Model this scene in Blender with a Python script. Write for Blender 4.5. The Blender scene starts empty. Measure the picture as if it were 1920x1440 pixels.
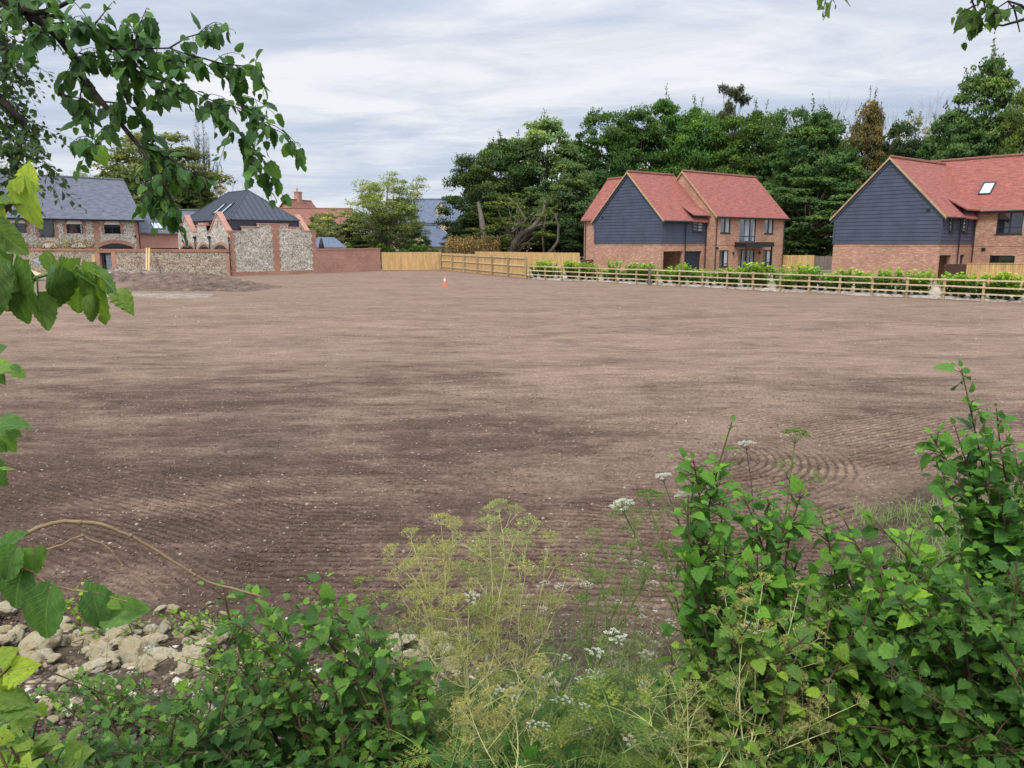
import bpy, math, random
import numpy as np
from mathutils import Vector, Matrix
from mathutils import noise as mnoise
PI = math.pi
scene = bpy.context.scene
col = scene.collection
random.seed(7)
rng = np.random.default_rng(7)

# ------------------------------------------------------------------ camera numbers
H = 2.8
FPX = 1442.0
PITCH = math.radians(10.4)
cp, sp = math.cos(PITCH), math.sin(PITCH)

def P(px, py, Y):
    """world point at depth Y seen at photo pixel (1920 wide)"""
    a = (px - 960) / FPX; b = -(py - 720) / FPX
    d = (a, cp + b * sp, -sp + b * cp)
    k = Y / d[1]
    return Vector((d[0] * k, Y, H + d[2] * k))

def G(px, py, z=0.0):
    a = (px - 960) / FPX; b = -(py - 720) / FPX
    d = (a, cp + b * sp, -sp + b * cp)
    k = (z - H) / d[2]
    return Vector((d[0] * k, d[1] * k, z))

# ------------------------------------------------------------------ helpers
class MB:
    def __init__(s):
        s.v = []; s.f = []
    def add(s, vs, fs):
        n = len(s.v)
        s.v.extend([tuple(p) for p in vs])
        s.f.extend([tuple(i + n for i in f) for f in fs])
    def hexa(s, c):
        s.add(c, [(0,3,2,1),(4,5,6,7),(0,1,5,4),(1,2,6,5),(2,3,7,6),(3,0,4,7)])
    def box(s, x0, x1, y0, y1, z0, z1, m=None):
        c = [(x0,y0,z0),(x1,y0,z0),(x1,y1,z0),(x0,y1,z0),(x0,y0,z1),(x1,y0,z1),(x1,y1,z1),(x0,y1,z1)]
        if m: c = [m(*p) for p in c]
        s.hexa(c)
    def slab(s, pts, t):
        """polygon thickened downwards (vector t)"""
        n = len(pts); t = Vector(t)
        a = [Vector(p) for p in pts]; b = [p - t for p in a]
        s.add(a + b, [tuple(range(n)), tuple(range(2*n-1, n-1, -1))] + [(i, n+i, n+(i+1) % n, (i+1) % n) for i in range(n)])
    def tube(s, pts, rad, n=5, cap=True):
        pts = [Vector(p) for p in pts]
        if not isinstance(rad, (list, tuple)): rad = [rad] * len(pts)
        vs = []; up = Vector((0.12, 0.07, 1)).normalized(); prev = None
        for i, p in enumerate(pts):
            t = (pts[min(i+1, len(pts)-1)] - pts[max(i-1, 0)])
            t = t.normalized() if t.length > 1e-9 else Vector((0,0,1))
            if prev is None:
                a = t.orthogonal().normalized()
            else:
                a = prev - t * prev.dot(t)
                a = a.normalized() if a.length > 1e-6 else t.orthogonal().normalized()
            prev = a; b = t.cross(a)
            for k in range(n):
                w = 2*PI*k/n
                vs.append(p + (a*math.cos(w) + b*math.sin(w)) * rad[i])
        fs = [(i*n+k, i*n+(k+1) % n, (i+1)*n+(k+1) % n, (i+1)*n+k) for i in range(len(pts)-1) for k in range(n)]
        if cap and n > 3:
            fs.append(tuple(range(n-1, -1, -1))); fs.append(tuple((len(pts)-1)*n + k for k in range(n)))
        s.add(vs, fs)
    def build(s, name, m, parent=None, smooth=False, uv=True):
        me = bpy.data.meshes.new(name)
        me.from_pydata(s.v, [], s.f)
        me.update()
        if uv and len(me.polygons):
            npoly = len(me.polygons); nl = len(me.loops)
            nor = np.empty(npoly*3, np.float32); me.polygons.foreach_get('normal', nor); nor = nor.reshape(-1,3)
            tot = np.empty(npoly, np.int32); me.polygons.foreach_get('loop_total', tot)
            li = np.empty(nl, np.int32); me.loops.foreach_get('vertex_index', li)
            co = np.empty(len(me.vertices)*3, np.float32); me.vertices.foreach_get('co', co); co = co.reshape(-1,3)
            pn = np.repeat(nor, tot, axis=0)
            tx = np.stack([-pn[:,1], pn[:,0], np.zeros(nl)], 1)
            ln = np.linalg.norm(tx, axis=1)
            flat = ln < 0.05
            tx[flat] = (1,0,0); ln[flat] = 1; tx /= ln[:,None]
            ty = np.cross(pn, tx)
            p = co[li]
            u = (p*tx).sum(1); v = (p*ty).sum(1)
            ul = me.uv_layers.new(name='UVMap')
            ul.data.foreach_set('uv', np.stack([u,v],1).astype(np.float32).ravel())
        if smooth:
            me.polygons.foreach_set('use_smooth', [True]*len(me.polygons))
        return link(name, me, m, parent)

def link(name, me, m=None, parent=None):
    o = bpy.data.objects.new(name, me)
    if m is not None and not me.materials:
        me.materials.append(m)
    col.objects.link(o)
    if parent is not None: o.parent = parent
    return o

def tag(o, label=None, cat=None, group=None, kind=None):
    if label: o['label'] = label
    if cat: o['category'] = cat
    if group: o['group'] = group
    if kind: o['kind'] = kind
    return o

def thing(name, label, cat, loc=(0,0,0), rz=0, group=None):
    o = bpy.data.objects.new(name, None); col.objects.link(o)
    o.location = loc; o.rotation_euler = (0,0,rz); o.empty_display_size = .3
    return tag(o, label, cat, group)

def struct(name, mb, m, **k):
    return tag(mb.build(name, m, **k), kind='structure')

KIDS = {}
def copy_tree(root, kids):
    c = root.copy(); col.objects.link(c)
    for ch in kids:
        d = ch.copy(); col.objects.link(d); d.parent = c
    return c

# ---- leaf clouds (numpy)
def station_leaf(widths, ys, fold=.22, droop=.12, tooth=0.0, lobes=None, basey=None):
    """leaf outline with midrib; returns verts, quads, uv-ish"""
    n = len(widths); V = []; F = []
    for i in range(n):
        w, y = widths[i], ys[i]
        bz = -droop * y * y
        tw = tooth if i % 2 else -tooth
        oy = y - (tooth*.7 if i % 2 else 0)
        if basey is not None: oy = basey[i]
        w2 = max(w*(1+tw), 0.002)
        V += [(-w2, oy, bz + fold*w), (0, y, bz), (w2, oy, bz + fold*w)]
    for i in range(n-1):
        a = i*3
        F += [(a, a+1, a+4, a+3), (a+1, a+2, a+5, a+4)]
    return np.array(V, np.float32), F

def smooth_profile(fn, n, **k):
    ys = [i/(n-1) for i in range(n)]
    return station_leaf([fn(y) for y in ys], ys, **k)

def f_ovate(y): return .40*math.sin(PI*min(1, y**.72))**.85*(1-.15*y) if 0 < y < 1 else 0.0
def f_round(y): return .46*math.sin(PI*min(1, y**.62))**.75 if 0 < y < 1 else 0.0
TPL = {}
TPL['diamond'] = (np.array([(0,0,0),(.36,.45,.10),(0,1,-.05),(-.36,.45,.10)], np.float32), [(0,1,2,3)])
TPL['narrow'] = (np.array([(0,0,0),(.16,.45,.05),(0,1,-.08),(-.16,.45,.05)], np.float32), [(0,1,2,3)])
TPL['ovate'] = smooth_profile(f_ovate, 13, tooth=.15)
TPL['ovate2'] = smooth_profile(f_ovate, 13, tooth=.13, fold=.45, droop=.35)
TPL['round'] = smooth_profile(f_round, 13, tooth=.12, fold=.18, droop=.28)
def lobed():
    # maple / currant like leaf with five shallow lobes
    pts = [(0,0),(.20,-.06),(.42,.02),(.30,.14),(.50,.30),(.48,.42),(.36,.40),(.40,.60),(.22,.62),(.20,.78),(.10,.80),(0,1.0)]
    V = [(0, .35, 0)]
    out = pts + [(-x, y) for x, y in pts[-2:0:-1]]
    V += [(x, y, .18*abs(x) - .2*(y-.35)**2) for x, y in out]
    n = len(out)
    return np.array(V, np.float32), [(0, 1+i, 1+(i+1) % n) for i in range(n)]
TPL['lobed'] = lobed()
def heart(n=17, fold=.12, droop=.25, tooth=.05, curl=0.0, grid=4, wm=1.0):
    """big linden leaf: cordate base, toothed margin, dense enough to curl; with uv"""
    rows = n; V = []; F = []; UV = []
    for i in range(rows):
        t = i/(rows-1)
        w = .50*math.sin(PI*t**.60)**.70*(1-.12*t) if 0 < t < 1 else 0.0
        w *= wm
        if t == 0: w = .02
        sag = .16*max(0, 1 - t*5.0)          # basal lobes sweep back beside the petiole
        for j in range(-grid, grid+1):
            s = j/grid
            ww = w*(1 + (tooth if i % 2 else -tooth)*abs(s)**3)
            x = ww*s
            y = t - (.18*(abs(s)**1.5)*(1-t)*1.3 if t < .5 else .0) + .06*abs(s)*t
            z = fold*abs(x) - droop*t*t - curl*abs(s)**2*w*.8 + .02*math.sin(t*22+abs(s)*5)*abs(s)
            V.append((x, y*(1-.0), z)); UV.append((s*ww*2, t))
    m = 2*grid+1
    for i in range(rows-1):
        for j in range(m-1):
            a = i*m+j
            F.append((a, a+1, a+m+1, a+m))
    return np.array(V, np.float32), F, np.array(UV, np.float32)
TPL['heart'] = heart(wm=.82, fold=.35, tooth=.07)
TPL['heart_flat'] = heart(droop=.12, fold=.55, wm=.85, tooth=.07)
TPL['heart_curl'] = heart(droop=.6, fold=-.25, curl=.9, wm=.85, tooth=.07)
TPL['heart_lo'] = heart(n=11, grid=2, tooth=.08, droop=.3, fold=.2)
TPL['heart_lo2'] = heart(n=11, grid=2, tooth=.08, droop=.5, fold=-.1, curl=.6)

def unit(a):
    return a / np.maximum(np.linalg.norm(a, axis=1, keepdims=True), 1e-9)

class Leaves:
    def __init__(s): s.chunks = []
    def add(s, tpl, pos, d, nrm, size, tone):
        """arrays: position, growth direction, face normal, size, tone 0..1"""
        pos = np.asarray(pos, np.float32).reshape(-1,3); n = len(pos)
        d = unit(np.broadcast_to(np.asarray(d, np.float32), (n,3))); nrm = np.broadcast_to(np.asarray(nrm, np.float32), (n,3))
        z = unit(nrm - (nrm*d).sum(1)[:,None]*d + 1e-6); x = np.cross(d, z)
        size = np.broadcast_to(np.asarray(size, np.float32), (n,)); tone = np.broadcast_to(np.asarray(tone, np.float32), (n,))
        s.chunks.append((tpl, pos, d, z, x, size, tone))
    def build(s, name, m, parent=None, color=None, smooth=True):
        Vs = []; tones = []; loops = []; tot = []; uvs = []; base = 0
        for tpl, pos, d, z, x, size, tone in s.chunks:
            T = TPL[tpl]; tv, tf = T[0], T[1]; k = len(tv); n = len(pos)
            tuv = T[2] if len(T) > 2 else np.stack([tv[:,0]*2, tv[:,1]],1)
            V = pos[:,None,:] + size[:,None,None]*(tv[None,:,0,None]*x[:,None,:] + tv[None,:,1,None]*d[:,None,:] + tv[None,:,2,None]*z[:,None,:])
            Vs.append(V.reshape(-1,3)); tones.append(np.repeat(tone, k))
            fl = np.concatenate([np.array(f) for f in tf]); ft = np.array([len(f) for f in tf])
            L = (fl[None,:] + (np.arange(n)*k)[:,None] + base).ravel()
            loops.append(L); tot.append(np.tile(ft, n)); uvs.append(np.tile(tuv[fl], (n,1)))
            base += n*k
        V = np.concatenate(Vs).astype(np.float32); L = np.concatenate(loops).astype(np.int32); T = np.concatenate(tot).astype(np.int32)
        me = bpy.data.meshes.new(name)
        me.vertices.add(len(V)); me.vertices.foreach_set('co', V.ravel())
        me.loops.add(len(L)); me.loops.foreach_set('vertex_index', L)
        me.polygons.add(len(T))
        st = np.concatenate([[0], np.cumsum(T)[:-1]]).astype(np.int32)
        me.polygons.foreach_set('loop_start', st); me.polygons.foreach_set('loop_total', T)
        me.update(calc_edges=True)
        at = me.attributes.new('tone', 'FLOAT', 'POINT'); at.data.foreach_set('value', np.concatenate(tones).astype(np.float32))
        ul = me.uv_layers.new(name='UVMap'); ul.data.foreach_set('uv', np.concatenate(uvs).astype(np.float32).ravel())
        me.polygons.foreach_set('use_smooth', np.full(len(T), smooth))
        o = link(name, me, m, parent)
        if color: o.color = (*color, 1)
        return o

# ------------------------------------------------------------------ materials
class NT:
    def __init__(s, name):
        s.m = bpy.data.materials.new(name); s.m.use_nodes = True
        s.t = s.m.node_tree; s.t.nodes.clear(); s.out = s.t.nodes.new('ShaderNodeOutputMaterial')
    def n(s, typ, ins=None, **attrs):
        nd = s.t.nodes.new(typ)
        for k, v in attrs.items(): setattr(nd, k, v)
        for k, v in (ins or {}).items():
            if hasattr(v, 'is_linked') or isinstance(v, bpy.types.NodeSocket): s.t.links.new(v, nd.inputs[k])
            elif v is not None:
                try: nd.inputs[k].default_value = v
                except Exception: nd.inputs[k].default_value = (*v, 1)
        return nd
    def math(s, op, a, b=0.5, c=None):
        i = {0: a, 1: b}
        if c is not None: i[2] = c
        return s.n('ShaderNodeMath', i, operation=op).outputs[0]
    def mix(s, f, a, b, mode='MIX'):
        nd = s.n('ShaderNodeMix', None, data_type='RGBA', blend_type=mode)
        for idx, v in ((0, f), (6, a), (7, b)):
            if isinstance(v, bpy.types.NodeSocket): s.t.links.new(v, nd.inputs[idx])
            elif idx == 0: nd.inputs[0].default_value = v
            else: nd.inputs[idx].default_value = (*v[:3], 1)
        return nd.outputs[2]
    def ramp(s, f, stops, interp='LINEAR'):
        nd = s.n('ShaderNodeValToRGB', {0: f}); r = nd.color_ramp; r.interpolation = interp
        while len(r.elements) > 1: r.elements.remove(r.elements[-1])
        r.elements[0].position = stops[0][0]; r.elements[0].color = cc(stops[0][1])
        for p, c in stops[1:]:
            e = r.elements.new(p); e.color = cc(c)
        return nd.outputs[0]
    def noise(s, vec, scale, detail=3, rough=.55, dist=0.0):
        return s.n('ShaderNodeTexNoise', {'Vector': vec, 'Scale': scale, 'Detail': detail, 'Roughness': rough, 'Distortion': dist}).outputs[0]
    def coord(s, which='Object'): return s.n('ShaderNodeTexCoord').outputs[which]
    def pos(s): return s.n('ShaderNodeNewGeometry').outputs['Position']
    def scale(s, v, xyz): return s.n('ShaderNodeMapping', {'Vector': v, 'Scale': xyz}).outputs[0]
    def bump(s, h, strength=.5, dist=.01): return s.n('ShaderNodeBump', {'Height': h, 'Strength': strength, 'Distance': dist}).outputs[0]
    def bsdf(s, color, rough=.8, normal=None, spec=.3, metal=0.0):
        b = s.n('ShaderNodeBsdfPrincipled', {'Base Color': color, 'Roughness': rough, 'Specular IOR Level': spec, 'Metallic': metal})
        if normal is not None: s.t.links.new(normal, b.inputs['Normal'])
        return b.outputs[0]
    def done(s, sh):
        s.t.links.new(sh, s.out.inputs[0]); return s.m
def cc(c):
    return (c, c, c, 1) if isinstance(c, (int, float)) else (*c[:3], 1)

def M_plain(name, c, rough=.7, var=.12, vscale=6, spec=.3, bump=0.0, metal=0.0):
    t = NT(name); nz = t.noise(t.coord(), vscale, 4)
    c2 = tuple(x*(1-var*2) for x in c); c3 = tuple(min(1, x*(1+var*2)) for x in c)
    colr = t.ramp(nz, [(.25, c2), (.75, c3)])
    nb = t.bump(t.noise(t.coord(), vscale*8, 3), bump, .01) if bump else None
    return t.done(t.bsdf(colr, rough, nb, spec, metal))

def M_brick(name, a, b, mortar, light=(.62,.45,.36)):
    t = NT(name); uv = t.coord('UV')
    br = t.n('ShaderNodeTexBrick', {'Vector': uv, 'Color1': cc(a), 'Color2': cc(b), 'Mortar': cc(mortar), 'Scale': 1.0, 'Mortar Size': .009,
             'Brick Width': .225, 'Row Height': .075, 'Bias': 0.0, 'Mortar Smooth': .2}, offset=.5)
    st = t.noise(t.scale(uv, (2.4, 9, 1)), 1.0, 5, .65)
    blot = t.noise(t.scale(uv, (.35, .5, 1)), 1.0, 4)
    c = t.mix(t.ramp(st, [(.50, 0), (.66, .85)]), br.outputs[0], light)
    dk = t.ramp(blot, [(.3, (.72,.70,.70)), (.7, (1.12,1.1,1.1))])
    c = t.mix(1.0, c, dk, 'MULTIPLY')
    dirt = t.ramp(t.noise(t.scale(uv, (5, 14, 1)), 1.0, 3), [(.3, .72), (.55, 1.0)])
    c = t.mix(1.0, c, dirt, 'MULTIPLY')
    return t.done(t.bsdf(c, .9, t.bump(br.outputs[1], -.4, .01), .2))

def M_tiles(name, a, b, c3, row=.1, w=.17):
    t = NT(name); uv = t.coord('UV')
    br = t.n('ShaderNodeTexBrick', {'Vector': uv, 'Color1': cc(a), 'Color2': cc(b), 'Mortar': cc(tuple(x*.35 for x in a)), 'Scale': 1.0, 'Mortar Size': .008,
             'Brick Width': w, 'Row Height': row, 'Mortar Smooth': .3}, offset=.5)
    st = t.noise(t.scale(uv, (1.1, 3.2, 1)), 1.0, 5, .7)
    c = t.mix(t.ramp(st, [(.42, 0), (.66, .8)]), br.outputs[0], c3)
    rows = t.n('ShaderNodeTexWave', {'Vector': uv, 'Scale': 1/(row*3)*0.33*2*PI/ (2*PI) , 'Distortion': .6, 'Detail': 2}, wave_type='BANDS', bands_direction='Y', wave_profile='SAW').outputs[0]
    lines = t.ramp(t.noise(t.scale(uv, (1.3, 14, 1)), 1.0, 3, .7), [(.34, .58), (.62, 1.16)])
    c = t.mix(1.0, c, lines, 'MULTIPLY')
    return t.done(t.bsdf(c, .82, t.bump(t.math('ADD', br.outputs[1], rows), .35, .02), .25))

def M_flint(name, light=0.62, tint=(1,1,1)):
    t = NT(name); uv = t.coord('UV')
    wv = t.n('ShaderNodeVectorMath', {0: uv, 1: t.n('ShaderNodeVectorMath', {0: t.n('ShaderNodeTexNoise', {'Vector': uv, 'Scale': 9.0}).outputs[1], 'Scale': .09}, operation='SCALE').outputs[0]}, operation='ADD').outputs[0]
    vo = t.n('ShaderNodeTexVoronoi', {'Vector': wv, 'Scale': 11.0, 'Randomness': 1.0}, feature='F1', voronoi_dimensions='2D')
    ed = t.n('ShaderNodeTexVoronoi', {'Vector': wv, 'Scale': 11.0, 'Randomness': 1.0}, feature='DISTANCE_TO_EDGE', voronoi_dimensions='2D')
    sv = t.n('ShaderNodeSeparateColor', {0: vo.outputs['Color']}).outputs[0]
    stone = t.ramp(sv, [(0, (.07,.075,.09)), (.10, (.15,.155,.17)), (.20, (.30,.30,.30)), (.38, (.46,.43,.38)), (.6, (.58,.53,.44)), (.75, (.70,.68,.63)), (.9, (.80,.79,.76))], 'CONSTANT')
    mort = t.ramp(ed.outputs[0], [(.05, 1), (.14, 0)])
    c = t.mix(mort, stone, (light, light*.93, light*.8))
    big = t.ramp(t.noise(t.scale(uv, (.7, 1.4, 1)), 1.0, 5, .7), [(.3, (.60,.57,.52)), (.65, (1.10,1.07,1.03))])
    c = t.mix(1.0, c, big, 'MULTIPLY')
    c = t.mix(1.0, c, tint, 'MULTIPLY')
    return t.done(t.bsdf(c, .75, t.bump(ed.outputs[0], .8, .04), .4))

def M_leaf(name, trans=.36, veins=False, rough=.5, spec=.28, vk=.30):
    t = NT(name)
    tone = t.n('ShaderNodeAttribute', None, attribute_name='tone').outputs['Fac']
    oi = t.n('ShaderNodeObjectInfo')
    pv = t.ramp(oi.outputs['Random'], [(0, (.86,.92,1.0)), (.5, (1,1,1)), (1, (1.22,1.05,.92))])
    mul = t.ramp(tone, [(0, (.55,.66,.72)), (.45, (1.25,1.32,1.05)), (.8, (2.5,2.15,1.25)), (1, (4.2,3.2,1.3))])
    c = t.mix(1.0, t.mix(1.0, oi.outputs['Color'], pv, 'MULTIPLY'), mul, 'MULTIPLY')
    nrm = None
    if veins:
        uv = t.coord('UV'); sx = t.n('ShaderNodeSeparateXYZ', {0: uv})
        au = t.math('ABSOLUTE', sx.outputs[0])
        mid = t.ramp(au, [(.012, 1), (.04, 0)])
        fr = t.math('FRACT', t.math('SUBTRACT', t.math('MULTIPLY', sx.outputs[1], 8.0), t.math('MULTIPLY', au, 4.5)))
        tri = t.math('ABSOLUTE', t.math('SUBTRACT', fr, .5))
        side = t.ramp(tri, [(.02, 1), (.09, 0)])
        v = t.math('MAXIMUM', mid, t.math('MULTIPLY', side, .7))
        fine = t.n('ShaderNodeTexVoronoi', {'Vector': uv, 'Scale': 26.0}, feature='DISTANCE_TO_EDGE').outputs[0]
        c = t.mix(t.math('MULTIPLY', v, vk), c, (.26,.38,.13))
        blot = t.ramp(t.noise(uv, 4.0, 5, .7), [(.32, (.60,.68,.78)), (.68, (1.30,1.22,1.0))])
        c = t.mix(1.0, c, blot, 'MULTIPLY')
        nrm = t.bump(t.math('ADD', t.math('MULTIPLY', v, -1.0), t.math('MULTIPLY', t.ramp(fine, [(0,0),(.08,1)]), .25)), .5, .004)
        spot = t.ramp(t.noise(t.pos(), 55.0, 3, .6), [(.665, 0), (.70, .8)])
        c = t.mix(spot, c, (.16,.11,.04))
        # glaucous underside
        back = t.n('ShaderNodeNewGeometry').outputs['Backfacing']
        c = t.mix(t.math('MULTIPLY', back, .35), c, (.16,.26,.15))
    pr = t.bsdf(c, rough, nrm, spec)
    tc = t.mix(1.0, c, (1.25, 1.35, .55), 'MULTIPLY')
    tr = t.n('ShaderNodeBsdfTranslucent', {'Color': tc}).outputs[0]
    ms = t.n('ShaderNodeMixShader', {0: trans, 1: pr, 2: tr}).outputs[0]
    return t.done(ms)

def M_wood(name, c, var=.25, rough=.75):
    t = NT(name); uv = t.coord('UV')
    oi = t.n('ShaderNodeObjectInfo').outputs['Random']
    n1 = t.noise(t.scale(t.pos(), (6.3, 6.3, .5)), 1.0, 4, .6)
    n2 = t.noise(t.scale(uv, (12, 2, 1)), 1.0, 4)
    a = tuple(x*(1-var) for x in c); b = tuple(min(1, x*(1+var)) for x in c)
    cr = t.mix(t.ramp(n1, [(.3, 0), (.7, 1)]), a, b)
    cr = t.mix(1.0, cr, t.ramp(n2, [(.3, (.8,.77,.72)), (.7, (1.1,1.1,1.1))]), 'MULTIPLY')
    cr = t.mix(1.0, cr, t.ramp(oi, [(0, .85), (1, 1.12)]), 'MULTIPLY')
    return t.done(t.bsdf(cr, rough, t.bump(n2, .3, .01), .25))

def M_bark(name, a=(.05,.04,.03), b=(.16,.13,.10)):
    t = NT(name); o = t.coord()
    n1 = t.noise(t.scale(o, (5, 5, 1.2)), 2.0, 5, .7)
    return t.done(t.bsdf(t.ramp(n1, [(.3, a), (.7, b)]), .9, t.bump(n1, .5, .02), .2))

m_brick_new = M_brick('new brick', (.52,.235,.135), (.38,.16,.09), (.58,.48,.40), light=(.72,.50,.37))
m_brick_red = M_brick('red garden brick', (.56,.25,.175), (.46,.19,.13), (.60,.50,.44), light=(.62,.38,.30))
m_brick_quoin = M_brick('orange quoin brick', (.46,.20,.125), (.35,.14,.09), (.52,.42,.34), light=(.58,.38,.28))
m_tiles = M_tiles('clay tiles', (.46,.162,.118), (.35,.115,.088), (.27,.105,.095))
m_tiles_far = M_tiles('old clay tiles', (.36,.16,.11), (.30,.13,.095), (.22,.12,.09))
m_slate = M_tiles('slate tiles', (.15,.165,.20), (.125,.14,.172), (.19,.20,.235), row=.22, w=.3)
m_slate_far = M_tiles('far slate', (.15,.18,.25), (.13,.155,.22), (.18,.21,.28), row=.22, w=.3)
m_flint = M_flint('flint', .66)
m_flint_old = M_flint('old flint', .42, (.80,.73,.64))
m_navy = M_plain('navy weatherboard', (.060,.074,.112), .55, .10, 1.2, .4)
m_zinc = M_plain('dark standing seam', (.055,.062,.08), .42, .08, 1.0, .5, metal=.3)
m_black = M_plain('black paint', (.014,.015,.018), .45, .1, 4, .5)
m_frame = M_plain('anthracite frame', (.022,.026,.032), .4, .1, 4, .5)
m_white = M_plain('white render', (.78,.77,.74), .8, .05, 3)
m_reveal_strip = M_plain('pale blind', (.42,.47,.50), .8, .06, 3)
m_cream = M_plain('cream render', (.60,.50,.32), .85, .08, 1.5)
m_coping = M_plain('pink brick coping', (.47,.25,.19), .85, .15, 9)
m_mortar = M_plain('verge mortar', (.42,.31,.17), .8, .15, 5)
m_wood_new = M_wood('new fence boards', (.56,.37,.17))
m_wood_post = M_wood('fence posts', (.42,.32,.18))
m_wood_rail = M_wood('sawn rails', (.60,.49,.31), .18)
m_wood_brown = M_wood('brown gate boards', (.085,.045,.035))
m_wood_grey = M_wood('weathered boards', (.16,.135,.12))
m_bark = M_bark('bark'); m_bark_pale = M_bark('pale bark', (.10,.085,.065), (.30,.26,.20))
m_twig = M_bark('twig bark', (.045,.03,.018), (.13,.09,.05)); m_limb = M_bark('dark limb bark', (.02,.017,.014), (.07,.055,.045))
m_twig_tan = M_bark('tan twig', (.16,.10,.055), (.34,.24,.14))
m_stemgreen = M_plain('green stem', (.13,.20,.05), .6, .2, 20)
m_stemstraw = M_plain('straw green stem', (.48,.46,.20), .6, .2, 20)
m_stempurple = M_plain('dark stem', (.05,.04,.03), .6, .2, 20)
m_leaf = M_leaf('leaf', veins=True, rough=.45, spec=.32); m_leaf_far = M_leaf('tree foliage', .30, rough=.65, spec=.15); m_leaf_big = M_leaf('veined leaf', .40, veins=True, rough=.42, spec=.35, vk=.55)
m_orange = M_plain('cone orange', (.80,.20,.12), .5, .05, 3)
m_sleeve = M_plain('reflective sleeve', (.75,.76,.78), .4, .05, 3)
m_timber = M_wood('pale timber pole', (.55,.40,.19), .15)
m_grey = M_plain('grey paint', (.16,.20,.23), .5, .08, 3)
m_yellow = M_plain('yellow plastic', (.75,.45,.02), .45, .05, 3)
m_chalk_shade = None

def M_glass():
    t = NT('window glass')
    d = t.bsdf((.012,.016,.018), .04, None, .6)
    g = t.n('ShaderNodeBsdfGlossy', {'Color': (.75,.8,.85,1), 'Roughness': .03}).outputs[0]
    n1 = t.noise(t.coord(), 1.2, 3)
    lw = t.n('ShaderNodeLayerWeight', {0: .25}).outputs[1]
    return t.done(t.n('ShaderNodeMixShader', {0: t.math('MULTIPLY_ADD', lw, .5, .06), 1: d, 2: g}).outputs[0])
m_glass = M_glass()
def M_skylight():
    t = NT('roof light glass')
    d = t.bsdf((.30,.36,.42), .2, None, .5)
    g = t.n('ShaderNodeBsdfGlossy', {'Color': (.9,.93,.97,1), 'Roughness': .05}).outputs[0]
    return t.done(t.n('ShaderNodeMixShader', {0: .6, 1: d, 2: g}).outputs[0])
m_sky_glass = M_skylight()
# ------------------------------------------------------------------ terrain
def sstep(t):
    t = np.clip(t, 0, 1); return t*t*(3-2*t)
def edge(x): return 5.25 + 3.3*sstep((x-1.7)/3.2)
BP = np.array([-1, 0, .6, 1.3, 2.2, 3.3, 4.3, 8]); BZ = np.array([0, 0, .10, .26, .62, 1.02, 1.15, 1.2])
def terrain(x, y):
    x = np.asarray(x, float); y = np.asarray(y, float)
    t = edge(x) - y
    z = np.interp(t*5.0/np.maximum(edge(x), 5.0), BP, BZ)
    z = z + .035*np.sin(x*.21+1)*np.sin(y*.17) * np.clip((y-8)/10, 0, 1)
    return z
def tz(x, y): return float(terrain(x, y))

def vnoise(X, Y, s, seed=0, octv=3):
    """cheap value noise on arrays"""
    out = np.zeros_like(X); amp = 1; tot = 0
    for o in range(octv):
        r = np.random.default_rng(seed+o*17); T = r.random((256,256))
        x = X*s*(2**o)+o*11.3; y = Y*s*(2**o)+o*7.7
        xi = np.floor(x).astype(int); yi = np.floor(y).astype(int); fx = x-xi; fy = y-yi
        fx = fx*fx*(3-2*fx); fy = fy*fy*(3-2*fy)
        g = lambda a, b: T[a & 255, b & 255]
        v = (g(xi,yi)*(1-fx)+g(xi+1,yi)*fx)*(1-fy)+(g(xi,yi+1)*(1-fx)+g(xi+1,yi+1)*fx)*fy
        out += amp*v; tot += amp; amp *= .5
    return out/tot

ys = [-60., -20, -6, -2, 0, 1]
y = 1.6
while y < 4.6: ys.append(y); y += .06
while y < 11.5: ys.append(y); y += .021
while y < 600: ys.append(y); y += max(.03, (y-10.6)*.02)
ys += [900, 1600, 3000]
xs = list(np.arange(-7.0, 7.0, .034))
e = 7.0
while e < 500: xs.append(e); xs.insert(0, -e-.001); e *= 1.035; e += .03
xs += [900, 3000]; xs = [-3000, -900] + xs
xs = np.array(sorted(xs)); ys = np.array(ys)
X, Y = np.meshgrid(xs, ys)
Z = terrain(X, Y)
warp = (vnoise(X, Y, .8, 5)-.5)*.10
sA = Y - .55*np.maximum(0, -2.0-X)*sstep((-2.0-X)/1.2) + .10*np.maximum(0, X-.5)
cx, cy = 2.35, 10.0
R = np.hypot(X-cx, (Y-cy)*1.0)
sC = (Y - .62*X)*.85
inB = (R < 2.15) & (X + .35*(Y-cy) > cx-.25)
inC = (X > 3.2) & (~inB) & (Y > 7)
s = np.where(inB, R, np.where(inC, sC, sA)) + warp*.9
wave = np.sin(2*PI*s/.105)
wave = np.sign(wave)*np.abs(wave)**.8
amp = np.where(inB, .013, np.where(inC, .009, .0085))
fade = np.clip((13.5-Y)/4.5, 0, 1) * np.where(inB | inC, 1.0, np.clip((10.6-Y)/3, 0, 1)+.0)
fade = np.where(inC, np.clip((15-Y)/4, 0, 1), fade)
fade *= np.clip((Y-edge(X)+.1)/.5, 0, 1) * np.clip(vnoise(X, Y, .6, 31)*3.2-.95, .10, 1)
fld = np.clip((Y-edge(X)+.15)/.5, 0, 1)
near = np.clip((16-Y)/8, 0, 1)*1.15
Z += amp*wave*fade
Z += near*((rng.random(X.shape)-.5)*.016 + (vnoise(X, Y, 9, 3)-.5)*.030) * np.where(Y > 3, 1, .5)
Z += (vnoise(X, Y, 3.0, 8, 3)-.5)*.10*(1-fld)*np.clip((Y-1)/2, 0, 1)
Z += (vnoise(X, Y, .5, 12, 4)-.5)*.10*np.clip((Y-12)/20, 0, 1)*np.clip((80-Y)/10, 0, 1)
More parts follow.
